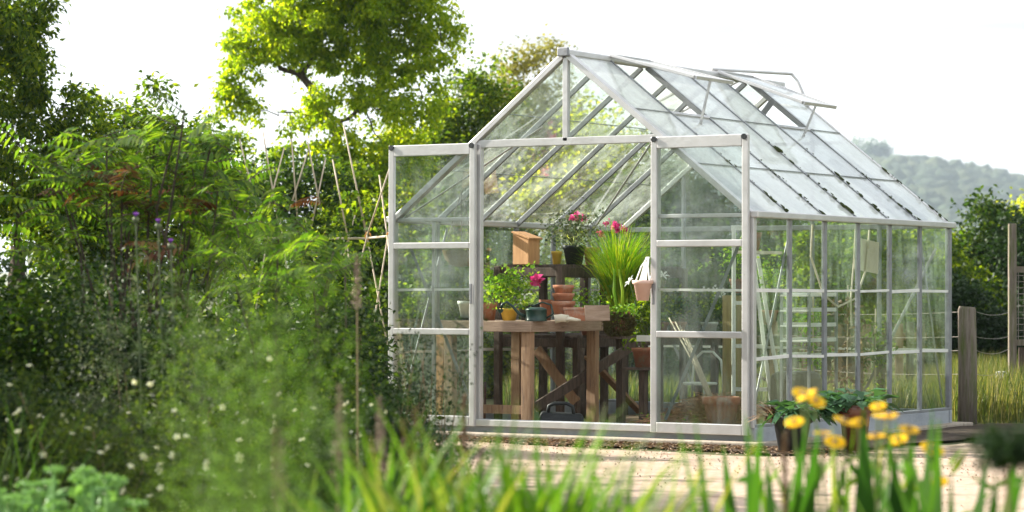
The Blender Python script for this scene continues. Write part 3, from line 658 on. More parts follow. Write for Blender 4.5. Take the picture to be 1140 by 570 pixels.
# dark staging, two tiers, along the left wall
st = thing('staging', 'tall dark slatted staging of old timber behind the potting table', 'plant staging', (0.12, 1.42, 0))
SW, SD, Z1, Z2 = .75, 2.1, .80, 1.40
for zz, x0, x1 in ((Z1, 0, SW), (Z2, .0, .62)):
    mb = MB(); nsl = 22
    for i in range(nsl): mb.box(((x0+x1)/2, SD*(i+.5)/nsl, zz-.012), (x1-x0, SD/nsl*.62, .024))
    mb.build('shelf', 'woodd', st)
    for xx in (x0+.01, x1-.01): MB().bar((xx, -.03, zz-.065), (xx, SD+.03, zz-.065), .035, .08).build('rail', 'woodd', st, bevel=.004)
    for yy in (0, SD): MB().bar((x0+.03, yy, zz-.066), (x1-.03, yy, zz-.066), .035, .075).build('rail', 'woodd', st, bevel=.004)
for yy in (-.035, .7, 1.4, SD+.035):
    MB().box((.62, yy, Z2/2), (.06, .055, Z2-.03)).build('post', 'woodd', st, bevel=.004); MB().box((.0, yy, Z2/2), (.06, .055, Z2-.03)).build('post', 'woodd', st, bevel=.004)
    MB().box((.78, yy, Z1/2), (.05, .055, Z1-.02)).build('post', 'woodd', st, bevel=.004)
MB().bar((.84, .05, .62), (.84, .95, .12), .025, .07, (1, 0, 0)).build('brace', 'woodb', st)
# second staging at the back right, low
s2 = tablelike('back_bench', 'low dark bench along the back glass behind the right door', 'bench', 1.25, 2.75, 3.05, 3.6, .78, .08, 'woodd', 'woodd', .06, slats=16)
MB().bar((0.1, -.03, .62), (1.3, -.03, .1), .02, .05, (0, 1, 0)).build('brace', 'woodd', s2)

ZT = .932
def P3(px, y_or_x, z, axis='y'):
    """inside position seen at column px for a given world y (or x)"""
    t = (px-570)/2961.6
    dx, dy = FWX + RTX*t, FWY + RTY*t
    k = (y_or_x - CAM.y)/dy if axis == 'y' else (y_or_x - CAM.x)/dx
    return Vector((CAM.x + dx*k, CAM.y + dy*k, z))
# boards leaning on the staging
bp = MB(); bp.bar(P3(596, .75, .215), P3(709, 1.75, .735), .022, .085, (0, 0, 1)); tag(bp.build('leaning_board', 'woodd', bevel=.003), 'long dark board sloping up to the right under the staging', 'board')
bp = MB(); bp.bar(P3(598, 1.36, .68), P3(642, 1.36, .24), .03, .09, (0, 0, 1)); tag(bp.build('leaning_brace', 'woodb', bevel=.003), 'short brown brace slanting down to the right behind the table', 'board')
bp = MB(); bp.bar((.55, .5, .05), (.72, .25, .42), .02, .06); tag(bp.build('offcut', 'woodd', bevel=.003), 'short dark offcut propped on the floor behind the table legs', 'board')
pot('terracotta_pot', 'plain terracotta pot at the left end of the potting table beside the yellow pot', 'pot', P3(545, .42, ZT), .062, .145)
yp = pot('potted_geranium', 'yellow pot of lime green geranium with one pink flower on the table', 'potted plant', P3(567, .38, ZT), .075, .10, 'yellowpot')
bushy(yp, .1, .30, .30, 'leaf_ger', 700, .035, .034); 
for dz, dx, dy in ((.36, .13, .02),): bloom(yp, (0, 0, 0), .0001, 'pink', 2)
fl_ = P3(597, .42, 0) - P3(567, .38, 0); yp.rotation_euler = (0, 0, 0)
bloom(yp, (fl_.x, fl_.y, .325), .05, 'pink', 40); MB().tube([(0, 0, .1), (fl_.x*.6, fl_.y*.6, .22), (fl_.x, fl_.y, .32)], .004, 6).build('stem', 'stem', yp)
pot('black_pot', 'black plastic pot behind the watering can', 'pot', P3(590, .75, ZT), .10, .13, 'plastic')
# watering can
wc = thing('watering_can', 'dark green metal watering can with long curved spout on the table', 'watering can', P3(597, .26, ZT), R(200))
MB().lathe([(.001, 0), (.088, 0), (.090, .006), (.086, .012), (.086, .085), (.090, .09), (.080, .10), (.055, .11), (.05, .112), (.045, .108), (.078, .09), (.08, .01), (.001, .01)], n=28).build('body', 'canmetal', wc, smooth=True)
MB().tube([(.08, 0, .03), (.14, 0, .06), (.19, 0, .115), (.235, 0, .15), (.27, 0, .14), (.29, 0, .10)], [.016, .014, .011, .010, .010, .014], 10).build('spout', 'canmetal', wc, smooth=True)
MB().lathe([(.014, 0), (.026, .02), (.028, .03), (.001, .032)], (.292, 0, .065), 16).build('rose', 'canmetal', wc)
MB().tube([(-.08, 0, .02), (-.14, 0, .06), (-.12, 0, .13), (-.05, 0, .15), (.03, 0, .12)], .008, 8).build('handle', 'canmetal', wc, smooth=True)
# stacked pots
sp = P3(627, .62, ZT)
labs = ['biggest terracotta pot at the bottom of the stack on the table', 'middle terracotta pot nested in the stack on the table', 'smallest terracotta pot on top of the stack on the table']
for i, (r, h, z) in enumerate(((.095, .16, 0), (.087, .13, .095), (.083, .125, .165))):
    pot('terracotta_pot', labs[i], 'pot', sp + Vector((.004*i, -.003*i, z)), r, h, 'terra', 'stacked terracotta pots', soil=False)
pot('terracotta_pot', 'small old terracotta pot standing behind the watering can', 'pot', P3(608, .72, ZT), .055, .17, 'terra_dark')
tr = thing('seed_tray', 'reddish brown rectangular clay tray at the right end of the table', 'tray', P3(650, .66, ZT), R(30)) 
mb = MB()
for c, s in (((0, 0, .006), (.30, .17, .012)), ((0, -.08, .055), (.31, .012, .10)), ((0, .08, .055), (.31, .012, .10)), ((-.15, 0, .055), (.012, .148, .098)), ((.15, 0, .055), (.012, .148, .098)), ((0, -.088, .1), (.33, .016, .02)), ((0, .088, .1), (.33, .016, .02))): mb.box(c, s)
for i in range(9): mb.box((-.13+i*.0325, -.0885, .045), (.008, .006, .08))
mb.build('tray_body', 'terra', tr, bevel=.003)
bd = MB(); bd.box((0, 0, .065), (.20, .012, .13), rx=-.35); o = bd.build('wood_panel', 'woodt', bevel=.002, loc=P3(665, .45, ZT)); o.rotation_euler = (0, 0, R(40)); tag(o, 'square brown board leaning at the right end of the table', 'board')
gl = MB()
for i in range(5): gl.tube([(0, 0, .012), (.04, (i-2)*.02, .018+.006*(i % 2)), (.085, (i-2)*.026, .012), (.11, (i-2)*.03, .009)], [.02, .014, .011, .007], 7)
gl.tube([(-.09, 0, .016), (-.04, .01, .026), (.02, 0, .02)], [.035, .033, .03], 9)
o = gl.build('garden_glove', 'cloth', smooth=True, loc=P3(630, .24, ZT)); o.rotation_euler = (0, 0, R(20)); tag(o, 'crumpled beige gardening glove at the front of the table', 'glove')
# birdbox on staging
bx = thing('nest_box', 'orange pine nest box with sloping top standing on the dark staging', 'nest box', (0.335, 1.49, Z2), R(-8))
mb = MB(); w, dp, h1, h2 = .175, .15, .27, .215
mb.add([(-w/2, -dp/2, 0), (w/2, -dp/2, 0), (w/2, dp/2, 0), (-w/2, dp/2, 0), (-w/2, -dp/2, h1), (w/2, -dp/2, h2), (w/2, dp/2, h2), (-w/2, dp/2, h1)], [(3, 2, 1, 0), (0, 1, 5, 4), (1, 2, 6, 5), (2, 3, 7, 6), (3, 0, 4, 7), (4, 5, 6, 7)])
mb.build('box_body', 'woodo', bx, bevel=.003); MB().bar((-w/2-.005, 0, h1+.008), (w/2+.02, 0, h2+.004), dp+.03, .014).build('lid', 'woodo', bx, bevel=.002)
# geranium on the upper tier
gp = pot('potted_geranium', 'dark pot of pink flowering geranium on the upper staging shelf', 'potted plant', (.52, 1.98, Z2), .10, .17, 'plastic')
gp.rotation_euler = (0, 0, 0)
bushy(gp, .16, .48, .26, 'leaf_grey', 620, .032, .028, 12)
for dx, dy, z, r in ((-.02, .05, .42, .05), (.08, .02, .41, .035), (.30, .22, .33, .05), (.38, .2, .30, .035), (.12, .25, .27, .03), (.26, .1, .36, .03)): bloom(gp, (dx, dy, z), r, 'pink', 24)
mb = MB()
for dx, dy, z in ((-.02, .05, .42), (.30, .22, .33), (.38, .2, .30), (.26, .1, .36)): mb.tube([(0, 0, .15), (dx*.5, dy*.5, z*.7), (dx, dy, z)], .003, 5)
mb.build('flower_stalk', 'stem', gp)
pot('patterned_pot', 'small yellow and orange pot left of the pink geranium on the shelf', 'pot', (.50, 1.72, Z2), .045, .115, 'yellowpot')
pot('terracotta_pot', 'tan clay pot right of the dark geranium pot on the shelf', 'pot', (.56, 2.2, Z2), .07, .155, 'terra')
# big arching grass on a stand
og = pot('potted_grass', 'large arching yellow green grass in a pot on the staging', 'potted plant', (1.12, 1.75, .80), .12, .2, 'terra_dark')
n = 900; az = rng.uniform(0, 6.28, n); b = np.stack([rng.normal(0, .035, n), rng.normal(0, .035, n), np.full(n, .18)], 1)
V, Fq = blades(n, b, az, rng.uniform(.5, .88, n), rng.uniform(.02, .5, n), rng.uniform(.3, 1.9, n), .009, 7); V[:, 2] = np.maximum(V[:, 2], -.02); npmesh('foliage', V, Fq, 'leaf_orn', og)
st2 = MB(); st2.box((1.12, 1.75, .79), (.28, .28, .02)); st2.box((1.12, 1.75, .41), (.06, .06, .74)); st2.box((1.12, 1.75, .035), (.3, .3, .02)); tag(st2.build('plant_stand', 'woodd'), 'dark wooden stand under the arching grass', 'stand')
# mossy hanging ball with trailing stems at the table end
mo = thing('mossy_basket', 'shaggy mossy root ball plant hanging at the right end of the table', 'hanging plant', P3(690, .75, .79))
c = rng.normal(size=(1500, 3)); c = unit(c)*rng.uniform(.7, 1.05, (1500, 1))*np.array([.12, .12, .095]) + np.array([0, 0, .11])
V, Fq = leaf_arrays(c, unit(c-np.array([0, 0, .1])) + rdir(1500)*.8 + [0, 0, -.3], rdir(1500), .03, .012); npmesh('moss', V, Fq, 'mossball', mo)
V, Fq = foliage_arrays(rng.normal(size=(10, 3))*np.array([.08, .08, .03]) + np.array([0, 0, .23]), np.full(10, .07), 16, .035, .018); npmesh('foliage', V, Fq, 'leaf_ger', mo)
mb = MB(); 
for q in (-.02, .02): mb.tube([(q, 0, .2), (q*2-.03, .03, .38), (q-.06, .05, .56)], [.014, .012, .008], 8)
mb.build('stem', 'leaf_ger', mo, smooth=True); MB().box((0, 0, .01), (.16, .12, .02)).build('base_board', 'woodd', mo)
# fresh green plants between the table and the staging
for i, (px, y, z, w, h, lm, lab, pm) in enumerate(((655, 1.6, Z1, .34, .26, 'leaf_ger', 'bright green seedlings in a brown pot behind the clay tray', 'terra_dark'), (735, 2.9, .78, .3, .3, 'leaf_mid', 'leafy green plant beside the white lilies behind the door jamb', 'terra_dark'),
        (755, 3.25, .78, .28, .22, 'leaf_bluegreen', 'small bluish plant in a clay pot low behind the right door', 'terra'), (790, 3.3, .78, .34, .28, 'leaf_mid', 'white speckled leafy plant behind the brace of the right door', 'white'), (822, 2.2, 1.16, .3, .30, 'leaf_ger', 'fresh green plant on top of the square timber post', 'terra_dark'),
        (856, 1.9, .9, .32, .5, 'leaf_ger', 'tall lime green plant by the white stepladder', 'terra_dark'))):
    q = P3(px, y, z)
    p_ = pot('potted_plant', lab, 'potted plant', q, .075, .12, pm, 'potted plants in the greenhouse'); bushy(p_, .12, w, h, lm, 420, .035, .024)
    if i in (3,):
        for _ in range(7): bloom(p_, (rng.uniform(-.12, .12), rng.uniform(-.12, .12), rng.uniform(.25, .42)), .03, 'whitef', 8)
# lilies
ly = pot('potted_lily', 'white lilies with dark green leaves between the grass and the right door', 'potted plant', P3(716, 1.2, .55), .09, .16, 'terra_dark')
ly.rotation_euler = (0, 0, 0); mb = MB(); bushy(ly, .15, .26, .5, 'leaf_mid', 380, .07, .018)
for px_, py_ in ((701, 313), (738, 306), (727, 312)):
    q = P3(px_, 1.2, 0); zz = zy(py_, (q.x-CAM.x)*FWX+(q.y-CAM.y)*FWY); lo = q - Vector(ly.location); lo.z = zz - .55
    o = put_mesh('flower', flower_mesh(.062, 6, M['whitef'], True), ly, lo, (rng.uniform(.6, 1.2), rng.uniform(-.4, .4), rng.uniform(-.6, .8))); mb.tube([(0, 0, .15), (lo.x*.5, lo.y*.5, lo.z*.7), lo], .004, 5)
mb.build('flower_stalk', 'stem', ly)
ls = MB(); ls.box((0, 0, .54), (.24, .24, .02)); ls.box((0, 0, .27), (.05, .05, .5)); ls.box((0, 0, .03), (.2, .2, .02)); o = ls.build('plant_stand', 'woodd', loc=P3(716, 1.2, 0.0)); tag(o, 'dark wooden stand under the white lilies', 'stand')
tg = MB(); tg.box((0, 0, 0), (.19, .01, .05)); o = tg.build('plant_label', 'white', loc=P3(722, 1.05, .80), bevel=.002); o.rotation_euler = (0, 0, .5); o.location.z = .79; tag(o, 'blank white plant label below the lilies', 'label')
# pink half pot on door jamb
pk = thing('wall_pot', 'pale pink clay pot hanging by white cord from the right door edge', 'hanging pot', (XR-.03, -.16, 1.10))
MB().lathe([(.001, 0), (.045, 0), (.068, .125), (.08, .128), (.082, .155), (.07, .155), (.055, .12), (.035, .01), (.001, .01)], n=24).build('pot', 'pinkpot', pk, smooth=True)
MB().tube([(-.06, 0, .15), (-.03, .03, .26), (-.005, .085, .33)], .006, 6).build('cord', 'white', pk); MB().tube([(.06, 0, .15), (.03, .03, .26), (.005, .085, .33)], .006, 6).build('cord', 'white', pk)
mb = MB(); mb.add([(-.05, .03, .15), (.015, .03, .15), (.012, .08, .335), (-.02, .08, .335), (-.05, .035, .15), (.015, .035, .15), (.012, .085, .335), (-.02, .085, .335)], [(0, 1, 2, 3), (7, 6, 5, 4), (0, 4, 5, 1), (1, 5, 6, 2), (2, 6, 7, 3), (3, 7, 4, 0)]); mb.build('label_tag', 'white', pk)
# hanging basket and succulent on the left
hbk = thing('hanging_basket', 'woven brown basket hanging behind the left door', 'hanging basket', P3(513, .45, 1.37))
MB().lathe([(.001, 0), (.07, .005), (.13, .06), (.155, .13), (.16, .135), (.145, .13), (.06, .02), (.001, .02)], n=26, wob=.01).build('basket', 'wicker', hbk, smooth=True)
for a in (0, 2.1, 4.2): MB().tube([(.15*math.cos(a), .15*math.sin(a), .13), (0, 0, .62)], .004, 5).build('chain', 'wire', hbk)
V, Fq = foliage_arrays(rng.normal(size=(8, 3))*np.array([.05, .05, .01]) + np.array([0, 0, .14]), np.full(8, .06), 14, .03, .015); npmesh('foliage', V, Fq, 'leaf_grey', hbk)
sc = pot('potted_succulent', 'white pot of grey succulent standing behind the left door', 'potted plant', P3(520, .35, .955), .075, .135, 'white')
sc.rotation_euler = (0, 0, 0); V, Fq = blades(110, (0, 0, .12), rng.uniform(0, 6.28, 110), rng.uniform(.08, .15, 110), rng.uniform(.1, 1.2, 110), .3, .028, 3); npmesh('foliage', V, Fq, 'leaf_grey', sc)
so = MB(); so.lathe([(.001, 0), (.085, 0), (.095, .02), (.08, .016), (.001, .012)], n=20); o = so.build('saucer', 'plastic', loc=P3(520, .35, .933)); tag(o, 'dark saucer under the white succulent pot', 'saucer')
ob = MB(); ob.box((0, 0, .41), (.10, .03, .82), ry=.05); o = ob.build('leaning_board', 'woodo', loc=P3(488, .35, .03)); tag(o, 'orange brown plank upright behind the left door', 'board')
# plastic carrier on floor
ct = thing('plastic_crate', 'black plastic tub with a slot handle standing in the doorway', 'tub', P3(624, .62, .03), R(32))
mb = MB(); mb.add([(-.22, -.12, 0), (.22, -.12, 0), (.22, .12, 0), (-.22, .12, 0), (-.15, -.07, .17), (.18, -.07, .15), (.18, .07, .15), (-.15, .07, .17)], [(3, 2, 1, 0), (0, 1, 5, 4), (1, 2, 6, 5), (2, 3, 7, 6), (3, 0, 4, 7), (4, 5, 6, 7)]); mb.build('tub_body', 'plastic', ct, bevel=.02)
MB().tube([(-.10, -.05, .16), (-.09, -.05, .215), (-.05, -.05, .235), (.05, -.05, .235), (.1, -.05, .21), (.11, -.05, .14)], .016, 8).build('handle', 'plastic', ct, smooth=True)
# right part: canes, big pot, straw, post, ladder, chair
bpn = pot('large_terracotta_pot', 'large sunlit terracotta pot on straw behind the right door', 'pot', P3(803, .40, .09), .14, .27, 'terra')
cc = thing('cane_bundle', 'bundle of yellow bamboo canes leaning behind the right door', 'canes', P3(797, .5, .28))
for i, (px_, pz) in enumerate(((745, .96), (752, .93), (757, .90), (762, .86))):
    q = P3(px_, .75 + .05*i, pz) - Vector(cc.location); MB().tube([(0.01*i-.02, 0, -.02), q*.5 + Vector((0, 0, .01)), q], [.009, .008, .006], 8).build('cane', 'cane', cc, smooth=True)
n = 5000; q = np.stack([rng.uniform(2.1, 3.15, n), rng.uniform(.12, 1.3, n), np.zeros(n)], 1); hgt = .06 + .30*np.exp(-((q[:, 0]-2.55)**2+(q[:, 1]-.75)**2)/.22); q[:, 2] = hgt*rng.uniform(.75, 1, n)+.02
a = rng.uniform(0, 6.28, n); D = np.stack([np.cos(a), np.sin(a), rng.normal(0, .25, n)], 1); V, Fq = leaf_arrays(q, D, rdir(n)+[0, 0, 1], rng.uniform(.05, .14, n), .007); V[:, 2] = np.maximum(V[:, 2], .035)
tag(npmesh('straw', V, Fq, 'straw'), 'orange brown straw litter on the floor behind the right door', 'straw', kind='stuff')
mb = MB(); mb.add([(2.1, .12, .032), (3.15, .12, .032), (3.15, 1.25, .032), (2.1, 1.25, .032), (2.55, .75, .31)], [(0, 1, 4), (1, 2, 4), (2, 3, 4), (3, 0, 4)]); tag(mb.build('peat_mound', 'straw'), kind='structure')
wp_ = thing('floor_weeds', 'low yellowish weeds growing inside the right door', 'plant', P3(760, .45, .04)); V, Fq = foliage_arrays(rng.normal(size=(16, 3))*np.array([.13, .13, .03]) + np.array([0, 0, .1]), np.full(16, .07), 18, .035, .014); npmesh('foliage', V, Fq, 'leaf_ger', wp_)
mb = MB(); mb.box((0, 0, .56), (.13, .11, 1.10)); o = mb.build('timber_post', 'woody', bevel=.008, loc=P3(815, 2.2, .03)); tag(o, 'square mossy timber post standing inside behind the right door', 'post')
ld = thing('stepladder', 'white painted wooden stepladder by the side glass', 'stepladder', P3(832, 1.5, .03), R(32))
for x_ in (-.11, ): MB().bar((x_, 0, 0), (x_, 0, 1.66), .03, .04, (0, 1, 0)).build('rail', 'white', ld, bevel=.003)
MB().bar((.0, .02, 1.66), (.0, .02, 1.0), .03, .025, (0, 1, 0)).build('rail', 'white', ld); MB().bar((-.13, 0, 1.66), (.02, 0, 1.66), .03, .04).build('step', 'white', ld, bevel=.003)
MB().bar((.02, .0, 1.62), (.22, -.1, 0), .03, .04, (0, 1, 0)).build('rail', 'white', ld, bevel=.003); MB().bar((.1, .3, 1.5), (.34, .2, 0), .03, .04, (0, 1, 0)).build('rail', 'white', ld, bevel=.003)
for zz in (.35, .7, 1.05): MB().bar((-.11, 0, zz), (.2-.12*zz, -.1+.06*zz, zz), .02, .03).build('step', 'white', ld)
ch = thing('wire_chair', 'white curved metal chair back behind the timber post', 'chair', P3(788, 2.6, .03)); 
mb = MB(); mb.tube([(-.15, 0, 0), (-.15, 0, .4), (-.13, 0, .55), (-.05, 0, .62), (.05, 0, .62), (.13, 0, .55), (.15, 0, .4), (.15, 0, 0)], .011, 8); mb.build('back_frame', 'white', ch, smooth=True)
MB().lathe([(.001, 0), (.16, 0), (.165, .01), (.16, .02), (.001, .02)], (0, -.17, .34), 20).build('seat', 'white', ch)
for x_ in (-.12, .12): MB().tube([(x_, -.3, 0), (x_*.9, -.26, .34)], .01, 7).build('leg', 'white', ch)
# small high shelf with pot
sh = MB(); sh.box((0, 0, 0), (.16, .50, .022)); o = sh.build('glass_side_shelf', 'cream', loc=(W-.14, .37, 1.47)); tag(o, 'short pale shelf under the eave inside the side glass', 'shelf')
pot('terracotta_pot', 'dark terracotta pot high on the shelf inside the side glass', 'pot', (W-.15, .30, 1.481), .065, .14, 'terra_dark')
# tray rack
rk = thing('tray_rack', 'white slatted seed tray rack inside the side glass', 'rack', (W-.22, 1.42, .03), 0)
for x_ in (-.12, .12):
    for y_ in (-.25, .25): MB().box((x_, y_, .58), (.02, .02, 1.15)).build('post', 'alu_dull', rk)
for zz in (.64, .76, .88, 1.0, 1.12):
    mb = MB(); mb.box((-.12, 0, zz), (.012, .5, .03)); mb.box((.12, 0, zz), (.012, .5, .03)); 
    for i in range(7): mb.box((0, -.24+i*.08, zz-.01), (.24, .074, .012))
    mb.build('tray', 'white', rk)
wb = MB(); wb.box((0, 0, 0), (.012, .46, .26), rx=-.08); o = wb.build('hanging_board', 'cream', loc=(W-.08, 2.2, 1.47)); tag(o, 'pale yellowed board hanging inside the side glass', 'board')
dk = MB(); dk.box((0, 0, .25), (.3, .42, .5)); o = dk.build('compost_sack', 'plastic', bevel=.06, loc=(2.86, 1.55, .03)); tag(o, 'dark lumpy sack standing inside behind the stepladder', 'sack')
for i, (x_, y_, h_, lm, lab) in enumerate(((2.7, 2.2, 1.0, 'leaf_ger', 'yellowish tomato plant on a cane inside the side glass, nearer one'), (2.75, 2.75, 1.1, 'leaf_dry', 'withered brown tomato plant inside the side glass, middle one'), (2.8, 3.2, .9, 'leaf_mid', 'green tomato plant inside the side glass near the back corner'))):
    t = pot('tomato_plant', lab, 'potted plant', (x_, y_, .03), .11, .18, 'terra_dark', 'tomato plants in the greenhouse'); MB().tube([(0, 0, .1), (.01, .01, h_+.1)], .006, 6).build('cane', 'cane', t)
    C = np.stack([rng.normal(0, .07, 26), rng.normal(0, .07, 26), rng.uniform(.25, h_, 26)], 1); V, Fq = foliage_arrays(C, np.full(26, .08), 9, .06, .03, .5); npmesh('foliage', V, Fq, lm, t)

# ================================================================== outside, by the greenhouse
p1 = pot('potted_bergenia', 'black pot of broad leaves with dried brown ones by the greenhouse corner', 'potted plant', pt(882, 19.15, .02), .14, .26, 'plastic')
p2 = pot('potted_bergenia', 'brown glazed pot of broad blue green leaves by the side wall', 'potted plant', pt(952, 19.1, .02), .115, .33, 'glaze')
for t, z, nn, ox in ((p1, .26, 90, .10), (p2, .33, 90, -.02)):
    t.rotation_euler = (0, 0, 0); az = rng.uniform(0, 6.28, nn); rr = rng.uniform(.04, .24, nn)
    P = np.stack([ox+rr*np.cos(az), rr*np.sin(az)*.8, z-.02+.14*rng.uniform(0, 1, nn)*(1-rr/.4)+.02], 1)
    V, Fq = leaf_arrays(P, np.stack([np.cos(az), np.sin(az), rng.uniform(-.7, .5, nn)], 1), np.stack([np.cos(az)*.4, np.sin(az)*.4, np.ones(nn)], 1)+rdir(nn)*.3, rng.uniform(.10, .19, nn), rng.uniform(.06, .10, nn), .15); npmesh('foliage', V, Fq, 'leaf_bluegreen', t)
nn = 50; V, Fq = blades(nn, np.stack([rng.normal(-.08, .04, nn), rng.normal(-.08, .04, nn), np.full(nn, .24)], 1), rng.normal(3.7, .6, nn), rng.uniform(.1, .24, nn), rng.uniform(.6, 1.6, nn), rng.uniform(.8, 1.6, nn), .03, 4); V[:, 2] = np.maximum(V[:, 2], .01); npmesh('dead_leaves', V, Fq, 'leaf_dry', p1)
# debris on path/bed edge
n = 6500; q = np.zeros((n, 3)); q[:, 0] = rng.uniform(-.8, 4.4, n); q[:, 1] = -.25 - np.abs(rng.normal(0, .3, n)); q[:, 2] = .026
a = rng.uniform(0, 6.28, n); V, Fq = leaf_arrays(q, np.stack([np.cos(a), np.sin(a), rng.uniform(0, .5, n)], 1), rdir(n)+[0, 0, 1.5], rng.uniform(.015, .05, n), .014); tag(npmesh('leaf_litter', V, Fq, 'leaf_dry'), 'scattered dry leaf litter along the edge of the path', 'leaf litter', kind='stuff')
n = 1800; q = np.zeros((n, 3)); q[:, 0] = rng.uniform(-.5, 7, n); q[:, 1] = -.4 - np.abs(rng.normal(0, 1.6, n)); q[:, 2] = .018
mb = []; V, Fq = leaf_arrays(q, rdir(n, .2), rdir(n)+[0, 0, 2], rng.uniform(.008, .03, n), .014, .5); tag(npmesh('gravel', V, Fq, 'path'), 'pale stone chips strewn on the bed edge', 'gravel', kind='stuff')

# fence post, wires, mesh gate
base = pt(1077, 23.4, 0); fp = thing('fence_post', 'thick mossy grey fence post right of the greenhouse', 'fence post', base, -YAW)
MB().tube([(0, 0, -.05), (.003, 0, .5), (-.004, 0, 1.02), (-.002, 0, 1.045)], [.083, .082, .078, .07], 14).build('post', 'woodg', fp, smooth=True)
gb = pt(1127, 26.2, 0); gt = thing('mesh_gate', 'grey timber frame with square wire mesh at the right edge', 'gate', gb, -YAW)
MB().box((0, 0, .92), (.075, .07, 1.86)).build('gate_post', 'woodg', gt, bevel=.005); MB().box((.72, .02, 1.40), (1.36, .05, .06)).build('rail', 'woodg', gt); MB().box((.72, .02, .68), (1.36, .06, .06)).build('rail', 'woodg', gt)
MB().box((.72, .03, .42), (1.3, .03, .42)).build('board', 'woodd', gt); MB().box((1.45, 0, .85), (.075, .07, 1.7)).build('gate_post', 'woodg', gt)
mb = MB()
for i in range(22): mb.bar((.06+i*.06, .0, .71), (.06+i*.06, .0, 1.39), .006, .006)
for i in range(11): mb.bar((.04, .004, .74+i*.06), (1.4, .004, .74+i*.06), .006, .006)
mb.build('wire_mesh', 'wire', gt)
ins = thing('gate_latch', 'small white plastic fence insulator box beside the mesh gate', 'insulator', pt(1115, 25.9, 0), -YAW); MB().box((0, 0, .37), (.10, .06, .07)).build('latch_box', 'white', ins, bevel=.012); MB().box((.07, .04, .34), (.16, .04, .05)).build('arm', 'woodd', ins); MB().tube([(.02, .05, 0), (.02, .05, .36)], .012, 6).build('stake', 'woodd', ins)
def wire(a, b, sag, r=.004):
    a, b = Vector(a), Vector(b); return [a.lerp(b, i/8) + Vector((0, 0, -sag*4*(i/8)*(1-i/8))) for i in range(9)]
wf = thing('wire_fence', 'slack rusty wires strung from the mossy post towards the gate', 'wire fence', base)
for z0, z1, sg in ((1.0, .98, .03), (.78, .74, .02), (.66, .62, .04), (.45, .42, .03)):
    MB().tube(wire((.07, .04, z0), gb-base+Vector((-.03, 0, z1)), sg), .0024, 5).build('wire', 'wire', wf)
    MB().tube(wire((-.07, .04, z0), pt(860, 27, z1)-base, sg), .0024, 5).build('wire', 'wire', wf)
# pallet fence behind
for i, (px_, lab) in enumerate(((905, 'brown compost bay of old pallet boards seen through the glass, left one'), (985, 'brown compost bay of old pallet boards seen through the glass, right one'))):
    t = thing('pallet_bay', lab, 'compost bay', pt(px_, 28.5, 0), -YAW, 'pallet bays behind the greenhouse')
    for j in range(8): MB().box((-.42+j*.115, 0, .42), (.085, .02, .84+random.uniform(-.04, .04))).build('board', 'woodd' if (i+j) % 3 else 'woodb', t)
    for zz in (.2, .7): MB().box((0, .035, zz), (.9, .05, .08)).build('rail', 'woodb', t)

# grass
def grass_patch(name, label, poly_fn, n, h, mat, w=.008):
    b = poly_fn(n); V, Fq = blades(n, b, rng.uniform(0, 6.28, n), rng.uniform(.5, 1.1, n)*h, rng.uniform(0, .35, n), rng.uniform(.1, 1.1, n), w, 3); tag(npmesh(name, V, Fq, mat), label, 'grass', kind='stuff')
def region(px0, px1, d0, d1):
    def f(n):
        px_, d = rng.uniform(px0, px1, n), np.sqrt(rng.uniform(d0**2, d1**2, n)); s = (px_-570)/2961.6*d
        return np.stack([CAM.x+FWX*d+RTX*s, CAM.y+FWY*d+RTY*s, np.zeros(n)], 1)
    return f
grass_patch('meadow_grass', 'tall tawny meadow grass behind and right of the greenhouse', region(1050, 1300, 23.6, 31), 16000, .52, 'grass', .008)
grass_patch('meadow_grass', 'sunny yellow green grass behind the greenhouse seen through the glass', region(560, 1060, 25.8, 33), 22000, .34, 'grass', .012)
grass_patch('verge_grass', 'short green grass between the left bushes and the greenhouse', region(-200, 470, 15, 26), 16000, .2, 'grass_green', .01)

# ================================================================== TREES AND SHRUBS BEHIND
GT = 'trees beyond the garden'
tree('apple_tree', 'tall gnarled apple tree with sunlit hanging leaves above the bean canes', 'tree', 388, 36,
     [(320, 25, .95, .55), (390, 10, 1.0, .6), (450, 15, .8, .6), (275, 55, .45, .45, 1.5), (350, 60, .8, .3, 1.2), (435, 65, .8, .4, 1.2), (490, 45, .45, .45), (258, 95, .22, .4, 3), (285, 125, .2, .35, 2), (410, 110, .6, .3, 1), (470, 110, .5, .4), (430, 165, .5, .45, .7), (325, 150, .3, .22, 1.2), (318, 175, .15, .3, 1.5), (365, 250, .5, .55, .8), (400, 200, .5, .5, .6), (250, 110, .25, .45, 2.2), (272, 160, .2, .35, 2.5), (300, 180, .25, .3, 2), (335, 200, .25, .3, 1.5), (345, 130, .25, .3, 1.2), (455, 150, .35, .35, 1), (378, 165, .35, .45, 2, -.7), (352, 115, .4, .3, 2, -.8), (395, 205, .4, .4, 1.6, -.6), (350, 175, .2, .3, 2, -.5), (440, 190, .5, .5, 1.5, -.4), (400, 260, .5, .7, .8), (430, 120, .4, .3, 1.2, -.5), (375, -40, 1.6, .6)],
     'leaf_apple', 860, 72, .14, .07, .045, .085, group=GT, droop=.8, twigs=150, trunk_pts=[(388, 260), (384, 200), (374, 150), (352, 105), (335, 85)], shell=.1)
tree('deciduous_tree', 'shaded mid green tree behind the roof to the left', 'tree', 520, 41, [(520, 120, .6, .6), (548, 105, .4, .5), (495, 140, .5, .5), (505, 190, .9, .6), (545, 170, .6, .6), (540, 280, .9, .9)], 'leaf_mid', 240, 100, .26, .08, .05, .11, group=GT)
